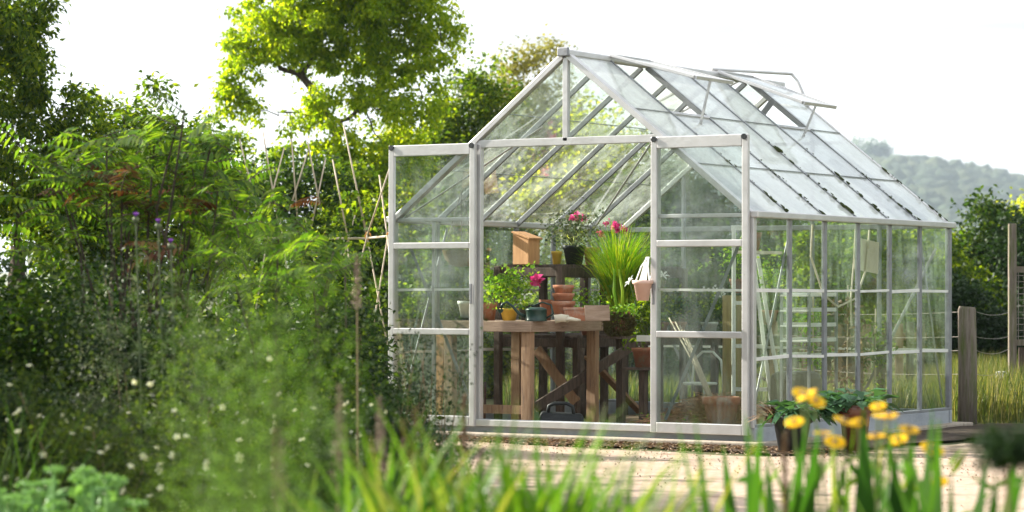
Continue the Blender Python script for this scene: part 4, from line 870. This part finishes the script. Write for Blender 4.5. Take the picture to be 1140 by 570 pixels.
tree('deciduous_tree', 'bright yellow green tree behind the open left door', 'tree', 450, 44, [(455, 165, .7, .6), (440, 220, .9, .9), (485, 175, .7, .6), (490, 240, .9, .9), (425, 300, 1.1, .9), (500, 330, 1.1, .9), (525, 200, .5, .6)], 'leaf_yellow', 330, 100, .27, .09, .055, .11, group=GT)
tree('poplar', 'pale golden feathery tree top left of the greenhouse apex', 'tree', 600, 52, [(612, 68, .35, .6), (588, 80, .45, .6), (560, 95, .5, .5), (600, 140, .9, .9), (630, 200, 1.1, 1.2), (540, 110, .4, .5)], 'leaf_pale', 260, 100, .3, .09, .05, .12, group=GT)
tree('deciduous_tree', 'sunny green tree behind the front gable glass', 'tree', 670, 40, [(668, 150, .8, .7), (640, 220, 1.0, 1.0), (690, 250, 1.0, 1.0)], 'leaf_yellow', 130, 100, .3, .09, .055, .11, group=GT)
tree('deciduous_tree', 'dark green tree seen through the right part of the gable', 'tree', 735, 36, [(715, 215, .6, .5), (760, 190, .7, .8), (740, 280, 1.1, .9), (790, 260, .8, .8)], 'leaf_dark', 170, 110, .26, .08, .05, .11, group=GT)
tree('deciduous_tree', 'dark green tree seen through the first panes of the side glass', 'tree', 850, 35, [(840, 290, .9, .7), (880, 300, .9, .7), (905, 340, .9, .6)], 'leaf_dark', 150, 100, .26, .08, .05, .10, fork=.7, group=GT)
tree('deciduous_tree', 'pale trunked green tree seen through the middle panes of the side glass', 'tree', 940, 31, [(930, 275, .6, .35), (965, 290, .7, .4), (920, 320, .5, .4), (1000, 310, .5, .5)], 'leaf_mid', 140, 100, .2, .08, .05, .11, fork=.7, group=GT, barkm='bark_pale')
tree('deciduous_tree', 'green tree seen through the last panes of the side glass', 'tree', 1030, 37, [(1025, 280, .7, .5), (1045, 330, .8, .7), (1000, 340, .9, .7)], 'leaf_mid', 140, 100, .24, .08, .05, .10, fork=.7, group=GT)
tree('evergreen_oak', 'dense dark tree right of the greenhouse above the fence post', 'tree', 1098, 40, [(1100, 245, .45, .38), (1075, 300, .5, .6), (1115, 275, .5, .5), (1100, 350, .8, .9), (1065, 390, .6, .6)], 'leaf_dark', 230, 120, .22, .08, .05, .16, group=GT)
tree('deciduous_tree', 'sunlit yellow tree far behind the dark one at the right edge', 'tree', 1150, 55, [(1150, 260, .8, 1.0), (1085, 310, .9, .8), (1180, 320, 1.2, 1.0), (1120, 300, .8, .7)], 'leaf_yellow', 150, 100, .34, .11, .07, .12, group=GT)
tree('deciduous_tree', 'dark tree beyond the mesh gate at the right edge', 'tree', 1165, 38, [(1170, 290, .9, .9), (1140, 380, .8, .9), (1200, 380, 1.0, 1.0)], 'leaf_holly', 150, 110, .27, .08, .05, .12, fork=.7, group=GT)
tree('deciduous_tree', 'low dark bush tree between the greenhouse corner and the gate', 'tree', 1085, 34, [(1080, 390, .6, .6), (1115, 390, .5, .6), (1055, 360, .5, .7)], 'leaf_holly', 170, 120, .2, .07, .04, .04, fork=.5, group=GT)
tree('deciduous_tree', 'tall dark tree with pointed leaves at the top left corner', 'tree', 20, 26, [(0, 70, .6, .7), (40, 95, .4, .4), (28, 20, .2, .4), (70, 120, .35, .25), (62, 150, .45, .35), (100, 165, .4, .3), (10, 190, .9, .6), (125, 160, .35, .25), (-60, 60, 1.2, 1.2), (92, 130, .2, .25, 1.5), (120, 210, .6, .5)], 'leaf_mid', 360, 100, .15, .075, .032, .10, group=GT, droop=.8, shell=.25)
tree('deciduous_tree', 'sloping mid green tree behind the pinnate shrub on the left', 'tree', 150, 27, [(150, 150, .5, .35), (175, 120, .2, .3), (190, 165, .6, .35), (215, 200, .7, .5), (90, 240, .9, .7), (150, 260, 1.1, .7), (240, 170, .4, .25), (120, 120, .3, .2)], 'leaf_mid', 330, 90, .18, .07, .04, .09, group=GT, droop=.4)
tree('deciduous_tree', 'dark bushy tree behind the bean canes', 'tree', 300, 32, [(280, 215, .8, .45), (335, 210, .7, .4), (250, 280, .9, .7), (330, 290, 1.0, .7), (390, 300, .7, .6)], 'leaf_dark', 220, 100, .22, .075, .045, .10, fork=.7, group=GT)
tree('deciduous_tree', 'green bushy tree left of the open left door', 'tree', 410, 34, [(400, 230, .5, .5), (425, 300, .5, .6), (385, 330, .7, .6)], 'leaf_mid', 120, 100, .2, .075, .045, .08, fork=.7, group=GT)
n_ = 150; a_ = rng.uniform(-8.2, -4.9, n_); d_ = rng.uniform(11.5, 20.5, n_); C_ = np.stack([CAM.x+FWX*d_+RTX*a_, CAM.y+FWY*d_+RTY*a_, rng.uniform(.4, 3.3, n_)], 1)  # unseen leaf clusters added left of frame to dapple the bed with shade
V, Fq = foliage_arrays(C_, np.full(n_, .75), 100, .16, .1); V[:, 2] = np.maximum(V[:, 2], .01); tag(npmesh('added_trees', V, Fq, 'leaf_dark'), 'dark leaf mass added out of view on the left to shade the bed', 'woodland', kind='stuff')
# unseen trees added on the right so the side glass mirrors leaves, not sky
n_ = 420; tt_ = rng.uniform(0, 1, n_); C_ = np.stack([9 + 16*tt_ + rng.normal(0, .8, n_), 26 - 17*tt_ + rng.normal(0, .8, n_), rng.uniform(.3, 5.2, n_)], 1); C_[:, 2] *= .8+.25*np.sin(tt_*19)
V, Fq = foliage_arrays(C_, np.full(n_, 1.0), 90, .2, .12); V[:, 2] = np.maximum(V[:, 2], .01); tag(npmesh('added_trees', V, Fq, 'leaf_mid'), 'green leaf mass added out of view on the right for the side glass to reflect', 'woodland', kind='stuff')
# hedge through the back of the greenhouse
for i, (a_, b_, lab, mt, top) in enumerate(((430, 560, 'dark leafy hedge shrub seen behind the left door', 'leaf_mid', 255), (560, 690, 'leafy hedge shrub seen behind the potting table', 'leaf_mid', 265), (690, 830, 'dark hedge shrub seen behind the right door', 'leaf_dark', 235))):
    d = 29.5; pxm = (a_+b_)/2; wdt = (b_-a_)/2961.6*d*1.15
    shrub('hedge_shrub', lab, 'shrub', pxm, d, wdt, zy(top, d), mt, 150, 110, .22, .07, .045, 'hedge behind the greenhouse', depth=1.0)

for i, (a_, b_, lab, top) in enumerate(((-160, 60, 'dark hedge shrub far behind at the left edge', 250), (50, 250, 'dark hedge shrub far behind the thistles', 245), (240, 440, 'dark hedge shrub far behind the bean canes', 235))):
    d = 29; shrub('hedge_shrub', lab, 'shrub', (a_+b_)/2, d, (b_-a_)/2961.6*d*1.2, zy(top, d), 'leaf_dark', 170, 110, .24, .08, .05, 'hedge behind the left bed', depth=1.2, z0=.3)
# pinnate shrub (left, in the middle distance)
def pinnate(name, label, px, d, tops, leafm, nf, fl=.45, group=None, extra=None):
    base = pt(px, d, 0); t = thing(name, label, 'shrub', base, 0, group); parts = []; rparts = []; mb = MB()
    for i in range(nf):
        p_, y_, sp = tops[rng.integers(len(tops))]
        c = pt(p_ + rng.normal(0, sp), d + rng.normal(0, .5), zy(y_ + rng.normal(0, sp*.45), d)) - base
        az = rng.uniform(0, 6.28); ln = fl*rng.uniform(.7, 1.2); k = 11
        tt = np.linspace(0, 1, k); x = np.cos(az)*ln*tt; y = np.sin(az)*ln*tt; z = .16*ln*np.sin(tt*2.2) - .25*ln*tt**2 + rng.normal(0, .28)*ln*tt; roll_ = rng.normal(0, .5)
        P = np.stack([c.x+x, c.y+y, c.z+z], 1); H = np.array([math.cos(az), math.sin(az), 0]); S = np.array([-H[1], H[0], 0])
        red = extra is not None and c.z < zy(185, d) and rng.uniform() < extra(p_, y_)
        for sg in (-1, 1):
            ll = (.11*np.sin(np.clip(tt*2.6+.5, 0, 3.0))+.04)*ln/.45
            q = leaf_arrays(P, np.tile(S*sg + H*.35 + np.array([0, 0, -.25 + roll_*sg]), (k, 1)) + rng.normal(0, .1, (k, 3)), np.tile([0, 0, 1.0], (k, 1)), ll, ll*.3, .1)
            (rparts if red else parts).append(q)
        mb.tube([tuple(P[0]), tuple(P[5]), tuple(P[10])], [.004, .003, .001], 4, False)
        if i % 11 == 0: limb(mb, (c.x*.2, c.y*.2, 0), c, .014, .005, .05, 5, 4)
    V, Fq = cat(parts); npmesh('foliage', V, Fq, leafm, t)
    if rparts: V, Fq = cat(rparts); o = npmesh('red_foliage', V, Fq, 'leaf_red', t); o['label'] = 'reddish brown leaf sprays'
    mb.build('stem', 'bark', t)
pinnate('sumac_shrub', 'spreading shrub of long feathered leaves with reddish sprays, on the left', 150, 15.5, [(120, 165, 28), (170, 160, 25), (215, 165, 20), (60, 195, 25), (140, 200, 30), (225, 205, 25), (270, 225, 20), (180, 255, 35), (100, 250, 40), (245, 265, 25), (125, 215, 18), (165, 235, 18)], 'leaf_sumac', 260, .28, extra=lambda p, y: .3 if 100 < p < 190 else .04)
pinnate('sumac_shrub', 'low feathered leaf shrub spreading in front of the bean canes', 330, 14.5, [(290, 262, 22), (335, 275, 20), (370, 300, 10), (330, 310, 25), (270, 300, 30)], 'leaf_sumac', 70, .25)
# bean frame: crossed canes tied to a rail
bf = thing('bean_frame', 'frame of crossed bamboo bean canes tied along a rail beside the greenhouse', 'bean frame', pt(340, 24, 0))
def canep(p): return pt(p[0], p[2], zy(p[1], p[2])) - bf.location
for a_, b_ in (((266, 155, 24), (290, 250, 24)), ((292, 147, 24), (310, 250, 24)), ((316, 165, 24.3), (298, 235, 24)), ((324, 155, 24.5), (331, 245, 24.5)), ((342, 170, 24.3), (322, 235, 24.3)), ((342, 158, 24.5), (357, 235, 24.5)), ((362, 178, 24.5), (345, 260, 24.5)), ((370, 178, 23.5), (388, 270, 23.5)), ((382, 140, 23), (408, 262, 23)),
               ((436, 180, 22.4), (409, 262, 22.7)), ((395, 240, 24), (370, 330, 24)), ((422, 195, 22.6), (440, 330, 22.6)), ((408, 262, 23), (424, 345, 23)), ((409, 262, 22.7), (388, 345, 22.9)), ((386, 272, 23.2), (398, 350, 23.2)), ((432, 262, 22.5), (418, 350, 22.6)), ((431, 262, 22.5), (441, 350, 22.5)), ((340, 245, 24.3), (360, 340, 24.3)), ((300, 250, 24), (285, 345, 24)), ((312, 245, 24), (325, 345, 24))):
    A, B = canep(a_), canep(b_); 
    if (A.z > B.z) and B.z > .2 and b_[1] > 300: B = A + (B-A)*(A.z/(A.z-B.z))
    MB().tube([A, (A+B)/2, B], [.0065, .0075, .009], 7).build('cane', 'cane', bf, smooth=True)
MB().tube([canep((280, 266, 24.2)), canep((405, 266, 23)), canep((445, 262, 22.4))], .011, 7).build('rail', 'cane', bf)
for q in ((408, 263, 22.9), (432, 263, 22.5)):
    c = canep(q); MB().tube([c+Vector((.03*math.cos(a), .02, .03*math.sin(a))) for a in np.linspace(0, 6.0, 9)], .007, 6).build('tie', 'string', bf)
V, Fq = foliage_arrays(np.array([canep((rng.uniform(260, 440), rng.uniform(215, 400), rng.uniform(22.7, 24.2)))[:] for _ in range(60)]), np.full(60, .12), 30, .06, .04); npmesh('foliage', V, Fq, 'leaf_mid', bf)

# ================================================================== MIDDLE AND NEAR PLANTING ON THE LEFT
GS = 'shrubs in the left bed'
shrub('shrub', 'dark leafy shrub at the left edge under the feathered shrub', 'shrub', 25, 14.5, 1.3, zy(215, 14.5), 'leaf_dark', 130, 90, .15, .05, .025, GS)
shrub('shrub', 'blackish green shrub below the reddish leaf sprays', 'shrub', 160, 14.2, 1.5, zy(262, 14.2), 'leaf_holly', 140, 100, .14, .04, .02, GS)
shrub('shrub', 'dark shrub behind the pale feathery plant', 'shrub', 300, 13.8, 1.3, zy(275, 13.8), 'leaf_dark', 130, 90, .14, .04, .02, GS)
shrub('shrub', 'dark green shrub left of the open door below the canes', 'shrub', 395, 15.5, 1.0, zy(330, 15.5), 'leaf_holly', 100, 90, .13, .04, .02, GS)
shrub('shrub', 'dense dark thicket behind the thistles and the reddish sprays', 'shrub', 90, 17.5, 2.2, zy(225, 17.5), 'leaf_dark', 230, 110, .2, .06, .03, GS)
shrub('shrub', 'dense dark thicket below the bean canes', 'shrub', 320, 19.5, 1.8, zy(275, 19.5), 'leaf_dark', 200, 110, .18, .06, .03, GS)
shrub('shrub', 'low dark leafy shrub in the far left foreground', 'shrub', 10, 12.2, .9, zy(340, 12.2), 'leaf_holly', 130, 110, .12, .035, .018, GS)
shrub('flowering_shrub', 'broad shrub dotted with cream flowers at the lower left', 'shrub', 120, 10.6, 1.25, zy(378, 10.6), 'leaf_pot', 230, 110, .10, .018, .010, GS, flowers='creamf', nfl=95, fsize=.0165, wisps=60, depth=.9)
shrub('flowering_shrub', 'dark shrub with scattered cream flowers in the middle foreground', 'shrub', 330, 11.6, 1.35, zy(352, 11.6), 'leaf_pot', 250, 110, .10, .018, .009, GS, flowers='creamf', nfl=90, fsize=.0165, wisps=50, depth=.9)
shrub('flowering_shrub', 'small dark shrub with few cream flowers nearest the open door', 'shrub', 425, 11.2, .95, zy(392, 11.2), 'leaf_holly', 260, 110, .085, .02, .010, GS, flowers='creamf', nfl=9, fsize=.016, wisps=26, depth=.6)
shrub('seedy_shrub', 'grey green bushy plant with seed heads beneath the thistles', 'shrub', 135, 12.6, .55, zy(300, 12.6), 'leaf_grey', 110, 90, .08, .022, .008, GS, wisps=50)
shrub('seedy_shrub', 'greyish twiggy plant right of the thistles', 'shrub', 215, 12.4, .5, zy(320, 12.4), 'leaf_grey', 90, 90, .08, .022, .008, GS, wisps=40)
# wiry dark branches in front of the door
wb_ = thing('wiry_shrub', 'wiry bare stemmed shrub with tiny leaves in front of the left door', 'shrub', pt(470, 13.6, 0)); mb = MB(); Cs = []
for _ in range(26):
    a_ = (470+rng.normal(0, 22)); top = zy(rng.uniform(372, 450), 13.6); q = pt(a_+rng.normal(0, 14), 13.6+rng.normal(0, .15), top) - wb_.location; pts = limb(mb, (rng.normal(0, .04), rng.normal(0, .04), 0), q, .006, .0015, .05, 5, 6); Cs += [tuple(p) for p in pts[2:]]
mb.build('stem', 'stemb', wb_); V, Fq = foliage_arrays(np.array(Cs), np.full(len(Cs), .05), 22, .02, .01); npmesh('foliage', V, Fq, 'leaf_holly', wb_)
# feathery pale plant, close and soft
def feathery(name, label, px, d, w, z0, h, n, leafm, sz=.02):
    t = thing(name, label, 'plant', pt(px, d, 0), -YAW); mb = MB(); parts = []
    for i in range(n):
        x, y = rng.normal(0, w*.28), rng.normal(0, w*.22); top = Vector((x*1.5, y*1.5, h*rng.uniform(.72, 1.0)-abs(x)*.25))
        pts = limb(mb, (x*.3, y*.3, 0), top, .005, .0015, .04, 4, 8)
        for p in pts[4:]:
            k = 62; g_ = rng.normal(size=(k, 3))*np.array([.07, .07, .05]); P = np.array(p) + g_
            parts.append(leaf_arrays(P, unit(g_)+rdir(k)*.6+[0, 0, .3], rdir(k), sz, .0022, .0))
    mb.build('stem', 'stem', t); V, Fq = cat(parts); npmesh('foliage', V, Fq, leafm, t)
feathery('asparagus_fern', 'soft pale feathery plant blurred close to the camera on the left', 275, 5.4, .26, 0, zy(290, 5.4), 16, 'leaf_fern', .03)
feathery('asparagus_fern', 'small feathery shoots blurred low beside the light green heads', 200, 6.0, .2, 0, zy(480, 6.0), 5, 'leaf_fern', .025)
# thistles
for i, (px_, py_, lab) in enumerate(((151, 243, 'tallest purple thistle left of the others'), (176, 250, 'purple thistle in the middle of the three'), (190, 272, 'lower purple thistle on the right of the three'))):
    d = 12.4; b = pt(px_+8, d, 0); t = thing('thistle', lab, 'thistle', b, 0, 'purple thistles'); q = pt(px_, d, zy(py_, d)) - b
    MB().tube([(0, 0, 0), q*.5+Vector((.01, 0, 0)), q], [.007, .005, .004], 6).build('stem', 'leaf_grey', t); MB().lathe([(.001, -.03), (.014, -.02), (.016, -.008), (.011, 0)], tuple(q), 12).build('bud', 'leaf_grey', t)
    k = 90; V, Fq = leaf_arrays(np.tile(np.array(q), (k, 1)), rdir(k)*.5+[0, 0, .9], rdir(k), .026, .003); npmesh('flower', V, Fq, 'purple', t)
    zz = rng.uniform(.3, .92, 26); V, Fq = leaf_arrays(np.array(q)*zz[:, None], rdir(26, .3), rdir(26)+[0, 0, 1], .07, .016, .3); npmesh('foliage', V, Fq, 'leaf_grey', t)
# plumes, seed spikes
def spike(name, label, catg, px_, py0, d, ln, r, mat='seed', group='seed spikes in front'):
    b = pt(px_, d, 0); t = thing(name, label, catg, b, 0, group); zt = zy(py0, d); lean = Vector((rng.normal(0, .015), rng.normal(0, .015), 0))
    MB().tube([(0, 0, 0), lean*.5+Vector((0, 0, zt*.5)), lean+Vector((0, 0, zt))], [.005, .004, .002], 6).build('stem', 'stemb', t)
    k = int(320*ln/.2); zz = rng.uniform(0, 1, k); P = np.stack([rng.normal(0, r*.45, k)*(1.1-zz), rng.normal(0, r*.45, k)*(1.1-zz), zt-ln+zz*ln], 1)+np.array([lean.x, lean.y, 0]); V, Fq = leaf_arrays(P, rdir(k)+[0, 0, .5], rdir(k), .012, .006); npmesh('seed_head', V, Fq, mat, t)
SP = [(375, 430, 7.5, .26, .028, 'widest brown seed plume below the flowering shrub'), (400, 285, 11, .22, .03, 'buff plume standing above the dark shrub near the canes'), (428, 445, 8, .16, .022, 'grey green seed spike right of the widest plume'), (318, 478, 7.2, .25, .028, 'short brown plume left of the widest one'), (462, 455, 8, .3, .007, 'thin straw coloured spike left of the path'),
      (452, 468, 7.8, .12, .01, 'thin greenish spike among the strap leaves'), (306, 480, 8, .25, .006, 'thin upright stalk at the left of the short plume'), (518, 440, 9, .3, .01, 'slim tawny spike just before the greenhouse sill'), (532, 500, 7, .14, .016, 'stubby tawny spike rising from the strap leaves'), (868, 480, 7, .3, .008, 'reddish thin stalk among the iris leaves'), (420, 470, 9, .2, .02, 'dull seed spike half hidden by the dark shrub')]
for a_, b_, c_, e_, r_, lab in SP: spike('seed_spike', lab, 'seed head', a_, b_, c_, e_, r_, 'seed' if r_ > .015 else 'leaf_dry')
# sedum
sd = thing('sedum', 'pale green flat headed sedum clump at the bottom left corner', 'plant', pt(70, 8.6, 0), -YAW); mb = MB(); parts = []
for i in range(34):
    x = rng.uniform(-.32, .30); y = rng.uniform(-.25, .25); h = zy(rng.uniform(522, 560), 8.6) - .02*abs(i % 3); mb.tube([(x*.8, y*.8, 0), (x, y, h*.6), (x, y, h)], .006, 5)
    k = 110; a = rng.uniform(0, 6.28, k); rr = np.sqrt(rng.uniform(0, 1, k))*.034; P = np.stack([x+rr*np.cos(a), y+rr*np.sin(a), h+.004*rng.normal(size=k)-rr*.25], 1); parts.append(leaf_arrays(P, rdir(k)+[0, 0, 1.2], rdir(k), .012, .009))
    k = 26; zz = rng.uniform(.3, .93, k)*h; parts.append(leaf_arrays(np.stack([np.full(k, x), np.full(k, y), zz], 1), rdir(k, .3)+[0, 0, .5], rdir(k)+[0, 0, 1], .055, .03, .1))
mb.build('stem', 'leaf_sedum', sd); V, Fq = cat(parts); npmesh('foliage', V, Fq, 'leaf_sedum', sd)
# strap-leaved clumps in the foreground
def clump(name, label, px_, d, n, h0, h1, w, spread, leafm, lean=(0, .5), curve=(.2, 1.4), group=None, az=None, catg='plant'):
    t = thing(name, label, catg, pt(px_, d, 0), -YAW, group); r = np.sqrt(rng.uniform(0, 1, n))*spread; a = rng.uniform(0, 6.28, n)
    b = np.stack([r*np.cos(a), r*np.sin(a)*.7, np.zeros(n)], 1); azz = rng.uniform(0, 6.28, n) if az is None else rng.normal(az, .7, n)
    V, Fq = blades(n, b, azz, rng.uniform(h0, h1, n), rng.uniform(*lean, n), rng.uniform(*curve, n), rng.uniform(.6, 1.1, n)*w, 8); V[:, 2] = np.maximum(V[:, 2], .01); npmesh('foliage', V, Fq, leafm, t); return t
GC = 'strap leaved clumps in front'
clump('daylily', 'bright arching daylily leaves in the foreground left of centre', 400, 7.2, 90, .62, .92, .032, .22, 'leaf_blade', (0, .35), (.4, 1.5), GC)
clump('daylily', 'dense arching daylily leaves at the bottom centre', 480, 6.6, 120, .66, .92, .036, .22, 'leaf_blade', (0, .4), (.4, 1.6), GC)
clump('daylily', 'arching daylily leaves leaning over the path at bottom centre', 570, 6.4, 170, .66, .94, .034, .2, 'leaf_blade', (0, .4), (.4, 1.5), GC)
clump('daylily', 'low daylily leaves near the middle of the bottom edge', 665, 6.8, 150, .60, .86, .03, .2, 'leaf_blade', (0, .5), (.4, 1.5), GC)
clump('daylily', 'strap leaves before the dark shrub at the lower left', 330, 8.0, 70, .45, .64, .02, .2, 'leaf_iris', (0, .4), (.5, 1.5), GC)
# a few long blades crossing the sill
lb = thing('daylily', 'tall single daylily blades reaching up across the greenhouse sill', 'plant', pt(560, 6.6, 0), -YAW, GC)
bb = [(-.05, .98, .35, .9, 0), (.0, .95, .28, 1.1, 0.1), (.06, .92, .4, .7, -.1), (-.1, .93, .15, .8, 3.0), (.14, .9, .42, .9, .05), (.2, .84, .45, 1.0, .1), (-.2, .95, .3, .5, 3.1)]
V, Fq = blades(len(bb), np.array([[b[0], 0, 0] for b in bb]), [b[4] for b in bb], [b[1] for b in bb], [b[2]*.6 for b in bb], [b[3]*.7 for b in bb], .030, 10); npmesh('foliage', V, Fq, 'leaf_blade', lb)
clump('fern_tuft', 'dark leafy tuft at the bottom edge right of centre', 760, 8.2, 200, .38, .54, .022, .34, 'leaf_mid', (0, .5), (.4, 1.4), GC)
clump('iris', 'broad upright iris leaves left of the yellow flowers', 850, 7.4, 12, .66, .84, .085, .13, 'leaf_iris', (0, .2), (.05, .5), GC)
clump('iris', 'broad upright iris leaves in front of the yellow flowers', 1000, 7.2, 14, .70, .88, .088, .15, 'leaf_iris', (0, .2), (.0, .4), GC)
clump('iris', 'spreading iris leaves at the bottom right corner', 1085, 6.4, 18, .62, .86, .08, .13, 'leaf_iris', (0, .45), (.1, .9), GC)
clump('iris', 'thin green shoots between the iris groups on the right', 915, 7.8, 34, .60, .82, .02, .16, 'leaf_blade', (0, .25), (.1, .7), GC)
clump('iris', 'single iris blade standing on the path edge right of centre', 812, 6.6, 2, .78, .86, .036, .02, 'leaf_iris', (.05, .2), (.1, .3), GC)
# rudbeckia
rb = thing('rudbeckia', 'yellow black eyed daisies on tall stems at the lower right', 'flowering plant', pt(965, 7.6, 0), -YAW); mb = MB()
fm = flower_mesh(.038, 11, M['yellowf']); ce = MB().lathe([(.001, .022), (.010, .018), (.014, .006), (.012, -.002), (.001, -.004)], n=12)
for px_, py_ in ((893, 438), (908, 446), (940, 469), (916, 482), (978, 452), (984, 464), (975, 486), (1000, 489), (1038, 500), (899, 440), (1046, 536), (957, 470), (930, 492), (1012, 478), (990, 462), (885, 470)):
    d = 7.6 + rng.normal(0, .12); q = pt(px_, d, zy(py_, d)) - rb.location; ql = Matrix.Rotation(YAW, 3, 'Z') @ q
    f_ = put_mesh('flower', fm, rb, ql, (rng.uniform(.0, .6), rng.normal(0, .35), rng.normal(0, .4)), rng.uniform(.6, .95)); c_ = ce.build('flower_centre', 'stemb', f_); c_.scale = (.7, .7, .8)
    mb.tube([(ql.x*.6, ql.y*.6, 0), (ql.x*.9, ql.y*.9, ql.z*.6), (ql.x, ql.y+.01, ql.z-.004)], [.005, .004, .003], 6)
mb.build('stem', 'stem', rb); k = 150; P = np.stack([rng.normal(0, .17, k), rng.normal(0, .1, k), rng.uniform(.1, .66, k)], 1); V, Fq = leaf_arrays(P, rdir(k)+[0, 0, .9], rdir(k)+[0, 0, .5], .10, .022, .1); npmesh('foliage', V, Fq, 'leaf_blade', rb)
# dark seed head very close
ds = thing('dark_seed_head', 'blurred dark drooping seed head close at the right edge', 'seed head', pt(1120, 5.2, 0), -YAW)
k = 420; P = rng.normal(size=(k, 3))*np.array([.03, .03, .018]) + np.array([0, 0, zy(496, 5.2)]); V, Fq = leaf_arrays(P, rdir(k)+[0, 0, -.4], rdir(k), .028, .012); npmesh('seed_head', V, Fq, 'leaf_holly', ds); MB().tube([(.02, 0, 0), (.01, 0, .5), (0, 0, zy(496, 5.2))], .005, 6).build('stem', 'stemb', ds)
clump('grass_tuft', 'long green grass blades at the left edge', 10, 10.2, 60, .6, .98, .010, .14, 'grass_green', (0, .5), (.4, 1.4), None)

# ================================================================== LIGHT, SKY, CAMERA
EL = 27.0
ts = Vector((-RTX*.90 + FWX*.42, -RTY*.90 + FWY*.42, 0)).normalized()*math.cos(R(EL)) + Vector((0, 0, math.sin(R(EL))))
sl = bpy.data.lights.new('sun', 'SUN'); sl.energy = 5.0; sl.angle = R(.6); sl.color = (1.0, .94, .83)
so = bpy.data.objects.new('sun', sl); COL.objects.link(so); so.rotation_euler = (-ts).to_track_quat('-Z', 'Y').to_euler(); so.location = (0, 0, 30)
w = bpy.data.worlds.new('World'); scene.world = w; w.use_nodes = True; nt = w.node_tree; nt.nodes.clear()
sky = N(nt, 'ShaderNodeTexSky'); sky.sky_type = 'NISHITA'; sky.sun_disc = False; sky.sun_elevation = R(EL); sky.sun_rotation = math.atan2(ts.x, ts.y)
sky.air_density = 1.0; sky.dust_density = 2.0; sky.ozone_density = 1.0
tc = N(nt, 'ShaderNodeTexCoord'); mp = N(nt, 'ShaderNodeMapping'); mp.inputs['Scale'].default_value = (1, 1, 4); nt.links.new(tc.outputs['Generated'], mp.inputs[0])
cn = N(nt, 'ShaderNodeTexNoise', Scale=3.0, Detail=6.0, Roughness=.55); nt.links.new(mp.outputs[0], cn.inputs[0])
cr = N(nt, 'ShaderNodeMapRange'); nt.links.new(cn.outputs[0], cr.inputs[0]); cr.inputs[1].default_value = .3; cr.inputs[2].default_value = .7; cr.inputs[3].default_value = .55; cr.inputs[4].default_value = .92
mx = N(nt, 'ShaderNodeMix', data_type='RGBA'); nt.links.new(cr.outputs[0], mx.inputs['Factor']); nt.links.new(sky.outputs[0], mx.inputs[6]); 
cn2 = N(nt, 'ShaderNodeTexNoise', Scale=5.0, Detail=5.0, Roughness=.5); mp2 = N(nt, 'ShaderNodeMapping'); mp2.inputs['Scale'].default_value = (1, 1, 9); mp2.inputs['Location'].default_value = (3, 1, 2)
nt.links.new(tc.outputs['Generated'], mp2.inputs[0]); nt.links.new(mp2.outputs[0], cn2.inputs[0]); cr2 = ramp(nt, [(.32, (2.5, 2.48, 2.45)), (.62, (6.6, 6.6, 6.5))], cn2.outputs[0]); nt.links.new(cr2.outputs[0], mx.inputs[7])
bg = N(nt, 'ShaderNodeBackground', Strength=.1); nt.links.new(mx.outputs[2], bg.inputs[0]); wo = N(nt, 'ShaderNodeOutputWorld'); nt.links.new(bg.outputs[0], wo.inputs[0])

cam = bpy.data.cameras.new('camera'); co = bpy.data.objects.new('camera', cam); COL.objects.link(co); scene.camera = co
fw = Vector((FWX*math.cos(PITCH), FWY*math.cos(PITCH), math.sin(PITCH))); rt = Vector((RTX, RTY, 0)); up = rt.cross(fw)
r2 = rt*math.cos(ROLL) + up*math.sin(ROLL); u2 = up*math.cos(ROLL) - rt*math.sin(ROLL)
mat = Matrix((r2, u2, -fw)).transposed().to_4x4(); mat.translation = CAM; co.matrix_world = mat
cam.sensor_width = 36; cam.lens = F*36; cam.clip_end = 20000; cam.clip_start = .05
cam.dof.use_dof = True; cam.dof.focus_distance = 20.8; cam.dof.aperture_fstop = 3.2
scene.view_settings.view_transform = 'Standard'; scene.view_settings.look = 'None'; scene.view_settings.gamma = 1; scene.view_settings.exposure = 1.6
c = scene.cycles; c.use_denoising = True; c.max_bounces = 8; c.diffuse_bounces = 3; c.glossy_bounces = 3; c.transmission_bounces = 4; c.transparent_max_bounces = 24; c.volume_bounces = 0
c.caustics_reflective = False; c.caustics_refractive = False; c.sample_clamp_indirect = 6
